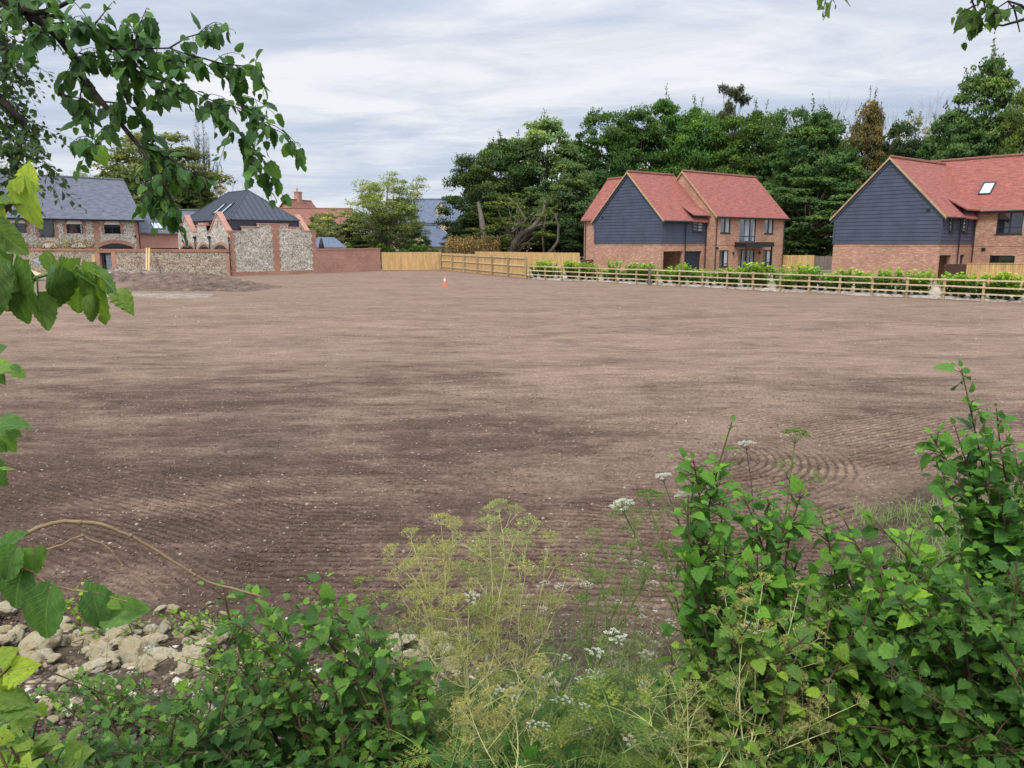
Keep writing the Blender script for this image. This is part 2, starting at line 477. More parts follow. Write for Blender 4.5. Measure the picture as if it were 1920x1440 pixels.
Z -= .12*np.clip((Y-80)/20, 0, 1)
ny, nx = X.shape
V = np.stack([X, Y, Z], 2).reshape(-1,3).astype(np.float32)
i = np.arange(ny-1)[:,None]*nx + np.arange(nx-1)[None,:]
Fq = np.stack([i, i+1, i+nx+1, i+nx], 2).reshape(-1,4).astype(np.int32)
me = bpy.data.meshes.new('field')
me.vertices.add(len(V)); me.vertices.foreach_set('co', V.ravel())
me.loops.add(Fq.size); me.loops.foreach_set('vertex_index', Fq.ravel())
me.polygons.add(len(Fq)); me.polygons.foreach_set('loop_start', np.arange(0, Fq.size, 4, dtype=np.int32)); me.polygons.foreach_set('loop_total', np.full(len(Fq), 4, np.int32))
me.update(calc_edges=True); me.polygons.foreach_set('use_smooth', np.full(len(Fq), True))
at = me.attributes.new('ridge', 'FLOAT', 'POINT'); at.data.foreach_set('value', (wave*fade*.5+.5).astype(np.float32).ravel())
at = me.attributes.new('tilled', 'FLOAT', 'POINT'); at.data.foreach_set('value', fld.astype(np.float32).ravel())

def M_field():
    t = NT('tilled soil'); p = t.pos()
    n_str = t.noise(t.scale(p, (.22, .50, 1)), 1.0, 7, .66, .8)     # long dry and damp streaks
    n_pat = t.noise(t.scale(p, (.55, 1.1, 1)), 1.0, 5, .6)
    n_fine = t.noise(p, 16.0, 5, .75)
    n_mid = t.noise(t.scale(p, (1.6, 4.2, 1)), 1.0, 6, .78)
    n_grit = t.noise(p, 60.0, 3, .7)
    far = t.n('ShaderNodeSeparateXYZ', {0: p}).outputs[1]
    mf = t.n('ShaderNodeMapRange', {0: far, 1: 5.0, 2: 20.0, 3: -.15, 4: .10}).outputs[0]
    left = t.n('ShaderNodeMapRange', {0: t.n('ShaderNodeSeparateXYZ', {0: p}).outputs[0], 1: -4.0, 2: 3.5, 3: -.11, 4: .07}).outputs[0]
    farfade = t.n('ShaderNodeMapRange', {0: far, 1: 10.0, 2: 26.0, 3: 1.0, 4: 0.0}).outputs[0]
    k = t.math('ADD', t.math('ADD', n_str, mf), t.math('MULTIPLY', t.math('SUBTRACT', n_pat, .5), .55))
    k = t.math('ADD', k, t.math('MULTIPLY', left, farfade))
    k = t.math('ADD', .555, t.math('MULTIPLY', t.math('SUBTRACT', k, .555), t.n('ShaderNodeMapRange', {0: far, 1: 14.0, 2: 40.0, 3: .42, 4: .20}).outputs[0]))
    k = t.math('ADD', k, t.math('MULTIPLY', t.math('SUBTRACT', n_mid, .5), .42))
    c = t.ramp(k, [(.35, (.068,.044,.032)), (.46, (.122,.080,.058)), (.55, (.220,.151,.108)), (.66, (.330,.232,.165)), (.85, (.42,.30,.21))])
    c = t.mix(1.0, c, t.ramp(n_fine, [(.28, (.52,.50,.48)), (.5, (1,1,1)), (.72, (1.42,1.40,1.36))]), 'MULTIPLY')
    c = t.mix(1.0, c, t.ramp(n_grit, [(.3, (.75,.75,.75)), (.62, (1.15,1.15,1.15))]), 'MULTIPLY')
    # dry crumbs and pale flint grit
    vo = t.n('ShaderNodeTexVoronoi', {'Vector': p, 'Scale': 9.0}, feature='F1')
    rnd = t.n('ShaderNodeSeparateColor', {0: vo.outputs['Color']}).outputs[0]
    grit = t.math('MULTIPLY', t.ramp(vo.outputs['Distance'], [(.10, 1), (.16, 0)]), t.ramp(rnd, [(.62, 0), (.64, 1)]))
    c = t.mix(t.math('MULTIPLY', grit, .75), c, (.50,.43,.34))
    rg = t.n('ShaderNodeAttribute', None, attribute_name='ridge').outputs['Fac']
    c = t.mix(1.0, c, t.ramp(rg, [(.15, (.60,.59,.58)), (.5, (1,1,1)), (.9, (1.14,1.13,1.10))]), 'MULTIPLY')  # groove shade put into the soil colour, crests lightened
    ti = t.n('ShaderNodeAttribute', None, attribute_name='tilled').outputs['Fac']
    bank = t.ramp(t.noise(p, 7.0, 6, .75), [(.3, (.035,.026,.018)), (.5, (.085,.062,.042)), (.68, (.20,.155,.105)), (.8, (.34,.28,.2))])
    c = t.mix(ti, bank, c)
    h = t.math('ADD', t.math('MULTIPLY', n_fine, 1.0), t.math('MULTIPLY', n_grit, .35))
    return t.done(t.bsdf(c, .95, t.bump(h, .9, .035), .12))
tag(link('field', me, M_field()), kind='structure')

# plots beyond the fences: gravel and grass sheets a little above the field sheet
def M_plot():
    t = NT('gravel and grass'); p = t.pos()
    n = t.noise(t.scale(p, (.16, .16, 1)), 1.0, 5, .6); f = t.noise(p, 5.0, 5, .7)
    c = t.ramp(n, [(.46, (.11,.14,.05)), (.54, (.46,.36,.28))])
    c = t.mix(1.0, c, t.ramp(f, [(.3, (.6,.6,.6)), (.7, (1.25,1.25,1.25))]), 'MULTIPLY')
    return t.done(t.bsdf(c, .95, t.bump(f, .5, .05)))
m_plot = M_plot()
FA = Vector((-7.4, 82.0)); FB = Vector((1.27, 61.5)); FC = Vector((24.0, 36.6)); fdir = (FC-FB).normalized(); FD = FB + fdir*52
def out2(p, off):   # to the right-back of the rail fence
    n = Vector((-fdir.y, fdir.x)); return p + n*off
mb = MB()
a, b = out2(FB, .9), out2(FD, .9)
mb.add([(a.x, a.y, .09), (b.x, b.y, .09), (90, 60, .09), (90, 84, .09), (-4, 84, .09)], [(0,1,2,3,4)])
struct('gravel_ground', mb, m_plot)
# pale chalky mulch strip under the new hedge
def M_mulch():
    t = NT('pale mulch'); p = t.pos(); f = t.noise(p, 4.5, 5, .75)
    c = t.ramp(f, [(.36, (.12,.095,.07)), (.46, (.55,.45,.38)), (.7, (.78,.68,.61))])
    return t.done(t.bsdf(c, .95, t.bump(f, .8, .06)))
mb = MB(); segs = 260; top = []; 
a0, L = out2(FB, .18), 52.0
prof = [(0, -.16), (.25, .03), (1.0, .12), (1.9, .13), (2.6, .10), (3.4, .02)]
vs = []; fs = []
for i in range(segs+1):
    for j, (o, z) in enumerate(prof):
        q = a0 + fdir*(L*i/segs) + Vector((-fdir.y, fdir.x))*(o*(.9+.2*random.random())); vs.append((q.x, q.y, z*(.75+.5*random.random()) + .055))
for i in range(segs):
    for j in range(len(prof)-1):
        k = i*len(prof)+j; fs.append((k, k+1, k+len(prof)+1, k+len(prof)))
mb.add(vs, fs); struct('mulch_bank', mb, M_mulch(), smooth=True)

# soil heap and chalk track on the left
def heap(name, cxy, rx, ry, h, rot, m, seed, rough=1.0, n=110):
    vs = []; fs = []; c, s_ = math.cos(rot), math.sin(rot)
    u = np.linspace(-1, 1, n); U, W = np.meshgrid(u, u)
    px_ = cxy[0] + U*rx*c - W*ry*s_; py_ = cxy[1] + U*rx*s_ + W*ry*c
    r = np.sqrt(U**2+W**2) + (vnoise(px_, py_, .35, seed)-.5)*.5
    env = sstep((1.0-r)/.55)
    z = env*h*(.35 + .9*vnoise(px_, py_, .5, seed+3, 3)) + env*rough*.45*(vnoise(px_, py_, 2.2, seed+5, 3)-.42)*h
    Zt = terrain(px_, py_) + z - .03
    Zt = np.where(r > 1.0, terrain(px_, py_)-.12, Zt)
    vs = list(zip(px_.ravel(), py_.ravel(), Zt.ravel()))
    for i in range(n-1):
        for j in range(n-1):
            k = i*n+j; fs.append((k, k+1, k+n+1, k+n))
    b_ = MB(); b_.add(vs, fs); return struct(name, b_, m, smooth=True)
def M_heap(name, a, b, c3):
    t = NT(name); p = t.pos(); f = t.noise(t.scale(p, (1, 1, 2)), 1.6, 6, .75); g = t.noise(p, 7.0, 4, .7)
    c = t.ramp(f, [(.33, a), (.52, b), (.72, c3)])
    c = t.mix(1.0, c, t.ramp(g, [(.3, (.6,.6,.6)), (.7, (1.3,1.3,1.3))]), 'MULTIPLY')
    return t.done(t.bsdf(c, .95, t.bump(g, .9, .12)))
hp = G(350, 548)
heap('soil_heap', (hp.x-.5, 48.5), 5.6, 4.0, .34, .1, M_heap('turned soil', (.06,.042,.032), (.17,.115,.083), (.30,.21,.155)), 4, 2.6)
heap('soil_heap', (-26.5, 57.5), 6.0, 4.6, .5, .3, M_heap('turned soil dry', (.075,.052,.042), (.19,.13,.097), (.32,.23,.17)), 14, 2.4)
heap('chalk_track', (-21.6, 41.8), 9.5, 2.4, .07, .06, M_heap('chalky track', (.19,.15,.12), (.33,.265,.21), (.44,.37,.30)), 24, .5)

# ------------------------------------------------------------------ sky, sun, camera
w = bpy.data.worlds.new('World'); scene.world = w; w.use_nodes = True
nt = w.node_tree; nt.nodes.clear()
def wn(typ, ins=None, **a):
    nd = nt.nodes.new(typ)
    for k, v in a.items(): setattr(nd, k, v)
    for k, v in (ins or {}).items():
        if isinstance(v, bpy.types.NodeSocket): nt.links.new(v, nd.inputs[k])
        else: nd.inputs[k].default_value = v
    return nd
SUN_EL, SUN_AZ = math.radians(52), math.radians(205)      # sun behind the viewer, to the left
sky = wn('ShaderNodeTexSky'); sky.sky_type = 'NISHITA'; sky.sun_disc = False
sky.sun_elevation = SUN_EL; sky.sun_rotation = SUN_AZ
tc = wn('ShaderNodeTexCoord').outputs['Generated']
sx = wn('ShaderNodeSeparateXYZ', {0: tc})
zc = wn('ShaderNodeMath', {0: sx.outputs[2], 1: 0.0}, operation='MAXIMUM').outputs[0]
den = wn('ShaderNodeMath', {0: zc, 1: .075}, operation='ADD').outputs[0]
dx = wn('ShaderNodeMath', {0: sx.outputs[0], 1: den}, operation='DIVIDE').outputs[0]
dy = wn('ShaderNodeMath', {0: sx.outputs[1], 1: den}, operation='DIVIDE').outputs[0]
cv = wn('ShaderNodeCombineXYZ', {0: dx, 1: dy}).outputs[0]
def wnoise(scale, mp, det, rough, dist=0.0, loc=(0,0,0)):
    m_ = wn('ShaderNodeMapping', {'Vector': cv, 'Scale': mp, 'Location': loc}).outputs[0]
    return wn('ShaderNodeTexNoise', {'Vector': m_, 'Scale': scale, 'Detail': det, 'Roughness': rough, 'Distortion': dist}).outputs[0]
n1 = wnoise(.50, (.8, 1.25, 1), 8, .60, .9, (3.1, 1.7, 0))
n2 = wnoise(1.5, (.75, 1.3, 1), 7, .64, .6, (7.3, 4.1, 0))
sm = wn('ShaderNodeMath', {0: n2, 1: .42, 2: 0}, operation='MULTIPLY_ADD'); nt.links.new(n1, sm.inputs[2]); 
cl = wn('ShaderNodeValToRGB', {0: sm.outputs[0]}); r = cl.color_ramp
r.elements[0].position = .52; r.elements[0].color = (.50,.59,.74,1)
r.elements[1].position = .86; r.elements[1].color = (.95,.96,.99,1)
e1 = r.elements.new(.65); e1.color = (.62,.69,.82,1)
e2 = r.elements.new(.73); e2.color = (.75,.79,.88,1)
# thin blue at the horizon, brighter overhead
hz = wn('ShaderNodeMapRange', {0: zc, 1: 0.0, 2: .16, 3: 0.0, 4: 1.0}).outputs[0]
mx = wn('ShaderNodeMix', None, data_type='RGBA'); nt.links.new(hz, mx.inputs[0]); nt.links.new(cl.outputs[0], mx.inputs[7])
mh = wn('ShaderNodeMix', None, data_type='RGBA'); mh.inputs[0].default_value = .62; mh.inputs[6].default_value = (.63,.73,.85,1); nt.links.new(cl.outputs[0], mh.inputs[7])
nt.links.new(mh.outputs[2], mx.inputs[6])
up = wn('ShaderNodeMapRange', {0: zc, 1: .25, 2: 1.0, 3: 1.0, 4: 2.9}).outputs[0]
sc_ = wn('ShaderNodeVectorMath', {0: mx.outputs[2]}, operation='SCALE'); nt.links.new(up, sc_.inputs['Scale'])
b_sky = wn('ShaderNodeBackground', {0: sky.outputs[0], 1: .10})
b_cl = wn('ShaderNodeBackground', {0: sc_.outputs[0], 1: 1.0})
ms = wn('ShaderNodeMixShader', {0: .90}); nt.links.new(b_sky.outputs[0], ms.inputs[1]); nt.links.new(b_cl.outputs[0], ms.inputs[2])
nt.links.new(ms.outputs[0], wn('ShaderNodeOutputWorld').inputs[0])

sun = bpy.data.lights.new('sun', 'SUN'); sun.energy = 2.5; sun.angle = math.radians(14); sun.color = (1, .96, .90)
so = bpy.data.objects.new('sun', sun); col.objects.link(so)
sdir = Vector((math.sin(SUN_AZ)*math.cos(SUN_EL), math.cos(SUN_AZ)*math.cos(SUN_EL), math.sin(SUN_EL)))
so.rotation_euler = sdir.to_track_quat('Z', 'Y').to_euler(); so.location = sdir*50 + Vector((0,0,30))

cam = bpy.data.cameras.new('camera'); cam.sensor_width = 36; cam.lens = 36*FPX/1920; cam.clip_end = 6000; cam.clip_start = .05
co_ = bpy.data.objects.new('camera', cam); col.objects.link(co_)
co_.location = (0, 0, H); co_.rotation_euler = (PI/2 - PITCH, 0, 0); scene.camera = co_
scene.view_settings.view_transform = 'Standard'; scene.view_settings.look = 'None'; scene.view_settings.exposure = 0
# ------------------------------------------------------------------ building kit (all in a building's own local frame)
def XM(y0, inward=1):    # wall on the plane y = y0; s runs along x, d goes inward
    return lambda s, z, d: (s, y0 + inward*d, z)
def YM(x0, inward=1):
    return lambda s, z, d: (x0 + inward*d, s, z)
def wall(mb, mp, sa, sb, z0, z1, ops=(), depth=.14):
    S = sorted({sa, sb, *[o[0] for o in ops], *[o[1] for o in ops]}); Zs = sorted({z0, z1, *[o[2] for o in ops], *[o[3] for o in ops]})
    S = [s for s in S if sa <= s <= sb]; Zs = [z for z in Zs if z0 <= z <= z1]
    for i in range(len(S)-1):
        for j in range(len(Zs)-1):
            cs, cz = (S[i]+S[i+1])/2, (Zs[j]+Zs[j+1])/2
            if any(o[0] < cs < o[1] and o[2] < cz < o[3] for o in ops): continue
            mb.add([mp(S[i], Zs[j], 0), mp(S[i+1], Zs[j], 0), mp(S[i+1], Zs[j+1], 0), mp(S[i], Zs[j+1], 0)], [(0,1,2,3)])
    for a, b, c, d in ops:
        q = [(a,c),(b,c),(b,d),(a,d)]
        for k in range(4):
            p1, p2 = q[k], q[(k+1) % 4]
            mb.add([mp(*p1, 0), mp(*p2, 0), mp(*p2, depth), mp(*p1, depth)], [(0,1,2,3)])
def mbox(mb, mp, s0, s1, z0, z1, d0, d1):
    mb.hexa([mp(s0,z0,d0), mp(s1,z0,d0), mp(s1,z0,d1), mp(s0,z0,d1), mp(s0,z1,d0), mp(s1,z1,d0), mp(s1,z1,d1), mp(s0,z1,d1)])
def window(par, mp, s0, s1, z0, z1, cols=1, bars=(), fw=.07, reveal_strip=None, sill=True, name='window', d=.06, bm=None):
    f = MB(); mbox(f, mp, s0, s0+fw, z0, z1, d, d+.07); mbox(f, mp, s1-fw, s1, z0, z1, d, d+.07)
    mbox(f, mp, s0+fw, s1-fw, z0, z0+fw, d, d+.07); mbox(f, mp, s0+fw, s1-fw, z1-fw, z1, d, d+.07)
    for i in range(1, cols):
        c = s0 + (s1-s0)*i/cols; mbox(f, mp, c-.035, c+.035, z0+fw, z1-fw, d+.003, d+.066)
    for b in bars:
        c = z0 + (z1-z0)*b; mbox(f, mp, s0+fw, s1-fw, c-.025, c+.025, d+.006, d+.06)
    if sill: mbox(f, mp, s0-.06, s1+.06, z0-.06, z0-.002, -.05, d+.05)
    fo = f.build(name, m_frame, par)
    g = MB(); mbox(g, mp, s0+fw*.6, s1-fw*.6, z0+fw*.6, z1-fw*.6, d+.045, d+.058); g.build('pane', m_glass, fo)
    if reveal_strip:
        c = MB()
        for (a, b) in reveal_strip: mbox(c, mp, s0+(s1-s0)*a, s0+(s1-s0)*b, z0+fw, z1-fw, d+.036, d+.043)
        c.build('reveal_strip', bm or m_reveal_strip, fo)  # pale strips added before the opaque pane, for the reveal seen inside
    return fo
def boards(mb, mp, outline, z0, z1, pitch=.27, lap=.03):
    """weatherboarding clipped to outline(z) -> (s0, s1)"""
    z = z0
    while z < z1 - .02:
        zt = min(z+pitch, z1)
        a0, a1 = outline(z); b0, b1 = outline(zt)
        if a1-a0 < .05: break
        if b1 < b0: b0 = b1 = (b0+b1)/2
        mb.add([mp(a0, z, -.05), mp(a1, z, -.05), mp(b1, zt, -.05+lap), mp(b0, zt, -.05+lap)], [(0,1,2,3)])
        mb.add([mp(a0, z, -.05), mp(a1, z, -.05), mp(a1, z, .0), mp(a0, z, .0)], [(0,1,2,3)])
        z = zt
def ridge_caps(mb, a, b, r=.12, step=.33):
    a, b = Vector(a), Vector(b); L = (b-a).length; n = max(1, int(L/step))
    for i in range(n):
        p, q = a.lerp(b, i/n), a.lerp(b, (i+.96)/n)
        mb.tube([p, q], [r, r*.92], 7)
def downpipe(par, x, y, z0, z1, r=.045):
    b = MB(); b.tube([(x, y, z0), (x, y, z1)], r, 6); b.build('downpipe', m_black, par)
def gutter(par, a, b, r=.07):
    g = MB(); g.tube([a, b], r, 6); g.build('gutter', m_black, par)

# ------------------------------------------------------------------ house one (nearest the middle)
ANG = math.radians(38.1)
def cm(mb_, parent, name, mat_, **k): return mb_.build(name, mat_, parent, **k)

h1 = thing('brick_house', 'brick house with navy weatherboarded gable and glazed front door under a black canopy', 'house', (12.56, 65.7, 0), ANG, 'new houses with navy gables')
E1, R1 = 4.95, 8.85
# wing: brick ground floor
mb = MB()
wall(mb, YM(0), 0, 8, 0, 2.72)
wall(mb, XM(0), 0, 5.9, 0, 2.72, [(.3, 2.8, 0, 2.1), (3.15, 5.35, 0, 2.09)], .3)
# recess of the open porch
wall(mb, XM(2.6), .1, 3.0, 0, 2.5); wall(mb, YM(3.0), 0.3, 2.6, 0, 2.5); wall(mb, YM(.1), 0.3, 2.6, 0, 2.5)
# upper brick cheek wall to the left and the string course
wall(mb, YM(.15), 8, 9.6, 0, 5.25); wall(mb, XM(9.6, -1), .15, 6.4, 0, 5.25)
mbox(mb, YM(0), 0, 8.0, 2.60, 2.66, -.02, 0); mbox(mb, XM(0), 0, 5.9, 2.60, 2.66, -.022, 0)
# right-hand block walls
fx0, fx1, fy = 5.9, 16.7, -.83
BD = 7.52
W1 = [(6.78, 8.2, 3.65, 5.08), (9.55, 12.05, 2.9, 5.1), (13.4, 14.8, 3.65, 5.08), (6.78, 8.15, .7, 2.15), (9.55, 12.05, .06, 2.2), (13.4, 14.7, .7, 2.15)]
wall(mb, XM(fy), fx0, fx1, 0, 5.3, W1)
wall(mb, YM(fx1, -1), fy, fy+BD, 0, 5.3); wall(mb, YM(fx0), fy, 0, 0, 5.3); wall(mb, XM(fy+BD, -1), fx0, fx1, 0, 5.3)
E2, R2 = 5.35, 9.15; ym = fy+BD/2
for xx in (fx0, fx1):
    mb.add([(xx, fy, 5.3), (xx, fy+BD, 5.3), (xx, ym, R2-.1)], [(0,1,2)])
mbox(mb, XM(fy), fx0, fx1, 2.60, 2.67, -.025, 0)
mb.build('wall', m_brick_new, h1)
mb = MB()   # porch ceiling and slab
mb.box(.1, 3.0, .3, 2.6, 2.45, 2.5); mb.build('porch_ceiling', m_white, h1)
# cladding
mb = MB()
hw = 4.0
def out1(z):
    if z <= E1: return (0, 8)
    k = (z-E1)/(R1-E1)*hw; return (k, 8-k)
boards(mb, YM(0), out1, 2.72, R1-.05)
boards(mb, XM(0), lambda z: (-.03, 5.9), 2.72, 4.92, .25)
mbox(mb, YM(0), -.05, .07, 2.72, E1-.05, -.07, .0); mbox(mb, YM(0), 7.93, 8.05, 2.72, E1, -.07, .0)
mb.build('cladding', m_navy, h1)
# roofs
mb = MB(); oh = .32
def gable_roof_x(mb, x0, x1, y0, y1, ez, rz, t=.13, o=.3):
    ymid = (y0+y1)/2; sl = (rz-ez)/(ymid-y0)
    mb.slab([(x0, y0-o, ez-sl*o), (x1, y0-o, ez-sl*o), (x1, ymid, rz), (x0, ymid, rz)], (0,0,t))
    mb.slab([(x1, y1+o, ez-sl*o), (x0, y1+o, ez-sl*o), (x0, ymid, rz), (x1, ymid, rz)], (0,0,t))
def gable_roof_y(mb, y0, y1, x0, x1, ez, rz, t=.13, o=.3):
    xm = (x0+x1)/2; sl = (rz-ez)/(xm-x0)
    mb.slab([(x0-o, y1, ez-sl*o), (x0-o, y0, ez-sl*o), (xm, y0, rz), (xm, y1, rz)], (0,0,t))
    mb.slab([(x1+o, y0, ez-sl*o), (x1+o, y1, ez-sl*o), (xm, y1, rz), (xm, y0, rz)], (0,0,t))
gable_roof_x(mb, -.18, 6.05, 0, 8, E1+.02, R1)
sl_ = (8.72-5.25)/3.1
mb.slab([(-.15, 9.78, 5.25-sl_*.3), (-.15, 8.06, 5.25-sl_*.3), (.3, 8.06, 5.25+sl_*.15), (.3, 9.78, 5.25+sl_*.15)], (0,0,.13))
mb.slab([(.3, 9.78, 5.25+sl_*.15), (.3, 7.6, 5.25+sl_*.15), (3.25, 4.4, 8.72), (3.25, 9.78, 8.72)], (0,0,.13))
mb.slab([(6.65, 4.0, 5.25-sl_*.3), (6.65, 9.78, 5.25-sl_*.3), (3.25, 9.78, 8.72), (3.25, 4.0, 8.72)], (0,0,.13))
gable_roof_x(mb, 5.82, 16.95, fy, fy+BD, E2, R2)
# little cat-slide over the landing window
mb.slab([(3.55, -.42, 5.20), (5.86, -.42, 5.20), (5.86, .95, 5.95), (3.55, .95, 5.95)], (0,0,.1))
rf = mb.build('roof', m_tiles, h1)
mb = MB(); ridge_caps(mb, (-.18, 4, R1+.03), (5.9, 4, R1+.03)); ridge_caps(mb, (5.82, ym, R2+.03), (16.95, ym, R2+.03)); ridge_caps(mb, (3.25, 4.6, 8.75), (3.25, 9.78, 8.75))
mb.build('ridge_tiles', m_tiles_far, rf)
# verge strips
mb = MB()
def verge_x(mb, x, y0, y1, ez, rz, o=.3, wd=.06, h=.16):
    ymid = (y0+y1)/2; sl = (rz-ez)/(ymid-y0)
    for (a, s_) in ((y0-o, 1), (y1+o, -1)):
        mb.slab([(x-wd, a, ez-sl*o+.012), (x, a, ez-sl*o+.012), (x, ymid, rz+.012), (x-wd, ymid, rz+.012)], (0,0,h))
verge_x(mb, -.185, 0, 8, E1+.02, R1); mb.build('verge', m_mortar, h1)
mb = MB(); verge_x(mb, 5.815, fy, fy+BD, E2, R2)
mb.build('verge', m_mortar, h1)
mb = MB()   # navy bargeboards under the verge
verge_x(mb, -.06, 0, 8, E1-.16, R1-.18, .28, .05, .2); mb.build('bargeboard', m_navy, h1)
# side cheek of dormer
mb = MB(); boards(mb, XM(-.02), lambda z: (3.72, 5.72), 4.92, 5.3, .2); mb.build('cladding', m_navy, h1)
window(h1, XM(-.10), 3.95, 5.3, 3.78, 5.06, 2, reveal_strip=[(.52, .93)], d=.03)
mb = MB(); mbox(mb, XM(0), 3.15, 5.35, .02, 2.09, .2, .26)
for i in range(1, 6): mbox(mb, XM(0), 3.2, 5.3, .02+i*.345-.012, .02+i*.345+.012, .185, .2)
mb.build('garage_door', M_plain('garage door', (.030,.038,.052), .5, .05), h1)
mb = MB(); mbox(mb, XM(0), .95, 1.45, .45, 1.15, 2.35, 2.6); mb.build('meter_box', m_white, h1)
bl = {0: [(.60, .92)], 2: [(.60, .92)], 3: [(.62, .92)], 5: [(.58, .92)]}
for k in (0, 2, 3, 5):
    a, b, c, d_ = W1[k]; window(h1, XM(fy), a, b, c, d_, 2, reveal_strip=bl[k], bars=(.18,) if k > 2 else ())
a, b, c, d_ = W1[1]; window(h1, XM(fy), a, b, c, d_, 3, bars=(.22,), reveal_strip=[(.30, .62), (.84, .96)], sill=False)
a, b, c, d_ = W1[4]; window(h1, XM(fy), a, b, c, d_, 4, reveal_strip=[(.27, .36), (.62, .74), (.80, .95)], sill=False, name='front_door')
mb = MB(); mbox(mb, XM(fy), 8.9, 13.2, 2.42, 2.86, -1.25, -.002)
for px_ in (9.1, 13.0): mbox(mb, XM(fy), px_-.06, px_+.06, 0.02, 2.42, -1.2, -1.08)
mb.build('canopy', m_black, h1)
gutter(h1, (fx0-.05, fy-.36, 5.02), (fx1+.25, fy-.36, 5.02)); gutter(h1, (0, -.38, 4.58), (3.5, -.38, 4.58))
downpipe(h1, 6.15, fy-.08, 0, 5.0); downpipe(h1, 16.5, fy-.08, 0, 5.0); downpipe(h1, 2.95, -.12, 0, 4.6); downpipe(h1, 5.7, -.12, 0, 4.6); downpipe(h1, .06, 9.35, 0, 5.1)
mb = MB()
for s_ in (8.75, 12.75): mbox(mb, XM(fy), s_-.06, s_+.06, 1.75, 2.0, -.12, 0)
mbox(mb, XM(fy), 6.35, 6.5, 2.25, 2.42, -.1, 0); mb.build('wall_lamp', m_black, h1)
mb = MB(); mbox(mb, YM(0), 6.9, 7.12, 4.95, 5.15, -.09, -.03); mb.build('vent', m_black, h1)

# ------------------------------------------------------------------ house two (right)
h2 = thing('brick_house', 'brick house at the right edge with navy gable and a rooflight in its red tiles', 'house', (29.5, 53.9, 0), ANG, 'new houses with navy gables')
E1, R1 = 4.88, 8.82; GW = 7.8; WL = 5.2
mb = MB()
wall(mb, YM(0), 0, GW, 0, 2.72)
wall(mb, XM(0), 0, WL, 0, 2.72, [(.15, 2.0, 0, 1.95), (3.45, 4.2, 0, 1.95)], .3)
wall(mb, XM(2.2), .1, 2.3, 0, 2.3); wall(mb, YM(2.3), 0.3, 2.2, 0, 2.3); wall(mb, YM(.1), .3, 2.2, 0, 2.3)
wall(mb, XM(GW, -1), 0, WL, 0, 4.9)
mbox(mb, YM(0), 0, GW, 2.56, 2.62, -.02, 0); mbox(mb, XM(0), 0, WL, 2.56, 2.62, -.022, 0)
W2 = [(-3.15, -1.5, 3.42, 5.0), (-2.9, -1.28, .95, 1.92), (-8.2, -6.6, 3.42, 5.0)]
wall(mb, YM(WL), -11, 0, 0, 5.25, W2); mbox(mb, YM(WL), -11, 0, 2.56, 2.63, -.022, 0)
MW = 7.6
wall(mb, XM(5.4, -1), WL, WL+MW, 0, 5.2); wall(mb, YM(WL+MW, -1), -11, 5.4, 0, 5.2); wall(mb, XM(-11), WL, WL+MW, 0, 5.2)
mb.add([(WL, 5.4, 5.2), (WL+MW, 5.4, 5.2), (WL+MW/2, 5.4, 9.0)], [(0,1,2)]); mb.add([(WL, -11, 5.2), (WL+MW, -11, 5.2), (WL+MW/2, -11, 9.0)], [(0,1,2)])
mb.build('wall', m_brick_new, h2)
mb = MB()
def out3(z):
    if z <= E1: return (0, GW)
    k = (z-E1)/(R1-E1)*GW/2; return (k, GW-k)
boards(mb, YM(0), out3, 2.72, R1-.05)
boards(mb, XM(0), lambda z: (-.03, WL), 2.72, 4.85, .25)
mbox(mb, YM(0), -.05, .07, 2.72, E1-.05, -.07, 0); mbox(mb, YM(0), GW-.07, GW+.05, 2.72, E1, -.07, 0)
boards(mb, XM(-.02), lambda z: (3.0, 4.5), 4.85, 5.25, .2)
mb.build('cladding', m_navy, h2)
mb = MB()
gable_roof_x(mb, -.18, WL+3.6, 0, GW, E1+.02, R1, o=.32)
gable_roof_y(mb, -11.2, 5.58, WL, WL+MW, 5.3, 9.12)
mb.slab([(2.75, -.42, 5.15), (WL-.15, -.42, 5.15), (WL-.15, .95, 5.92), (2.75, .95, 5.92)], (0,0,.1))
rf = mb.build('roof', m_tiles, h2)
mb = MB(); ridge_caps(mb, (-.18, GW/2, R1+.03), (WL+3.4, GW/2, R1+.03)); ridge_caps(mb, (WL+MW/2, -11.2, 9.15), (WL+MW/2, 5.58, 9.15)); mb.build('ridge_tiles', m_tiles_far, rf)
mb = MB(); verge_x(mb, -.185, 0, GW, E1+.02, R1, .32)
xm = WL+MW/2; sl = (9.12-5.3)/(MW/2)
mb.slab([(WL-.3, 5.58, 5.3-sl*.3+.012), (WL-.3, 5.66, 5.3-sl*.3+.012), (xm, 5.66, 9.132), (xm, 5.58, 9.132)], (0,0,.16))
mb.build('verge', m_mortar, h2)
mb = MB(); verge_x(mb, -.06, 0, GW, E1-.16, R1-.18, .30, .05, .2); mb.build('bargeboard', m_navy, h2)
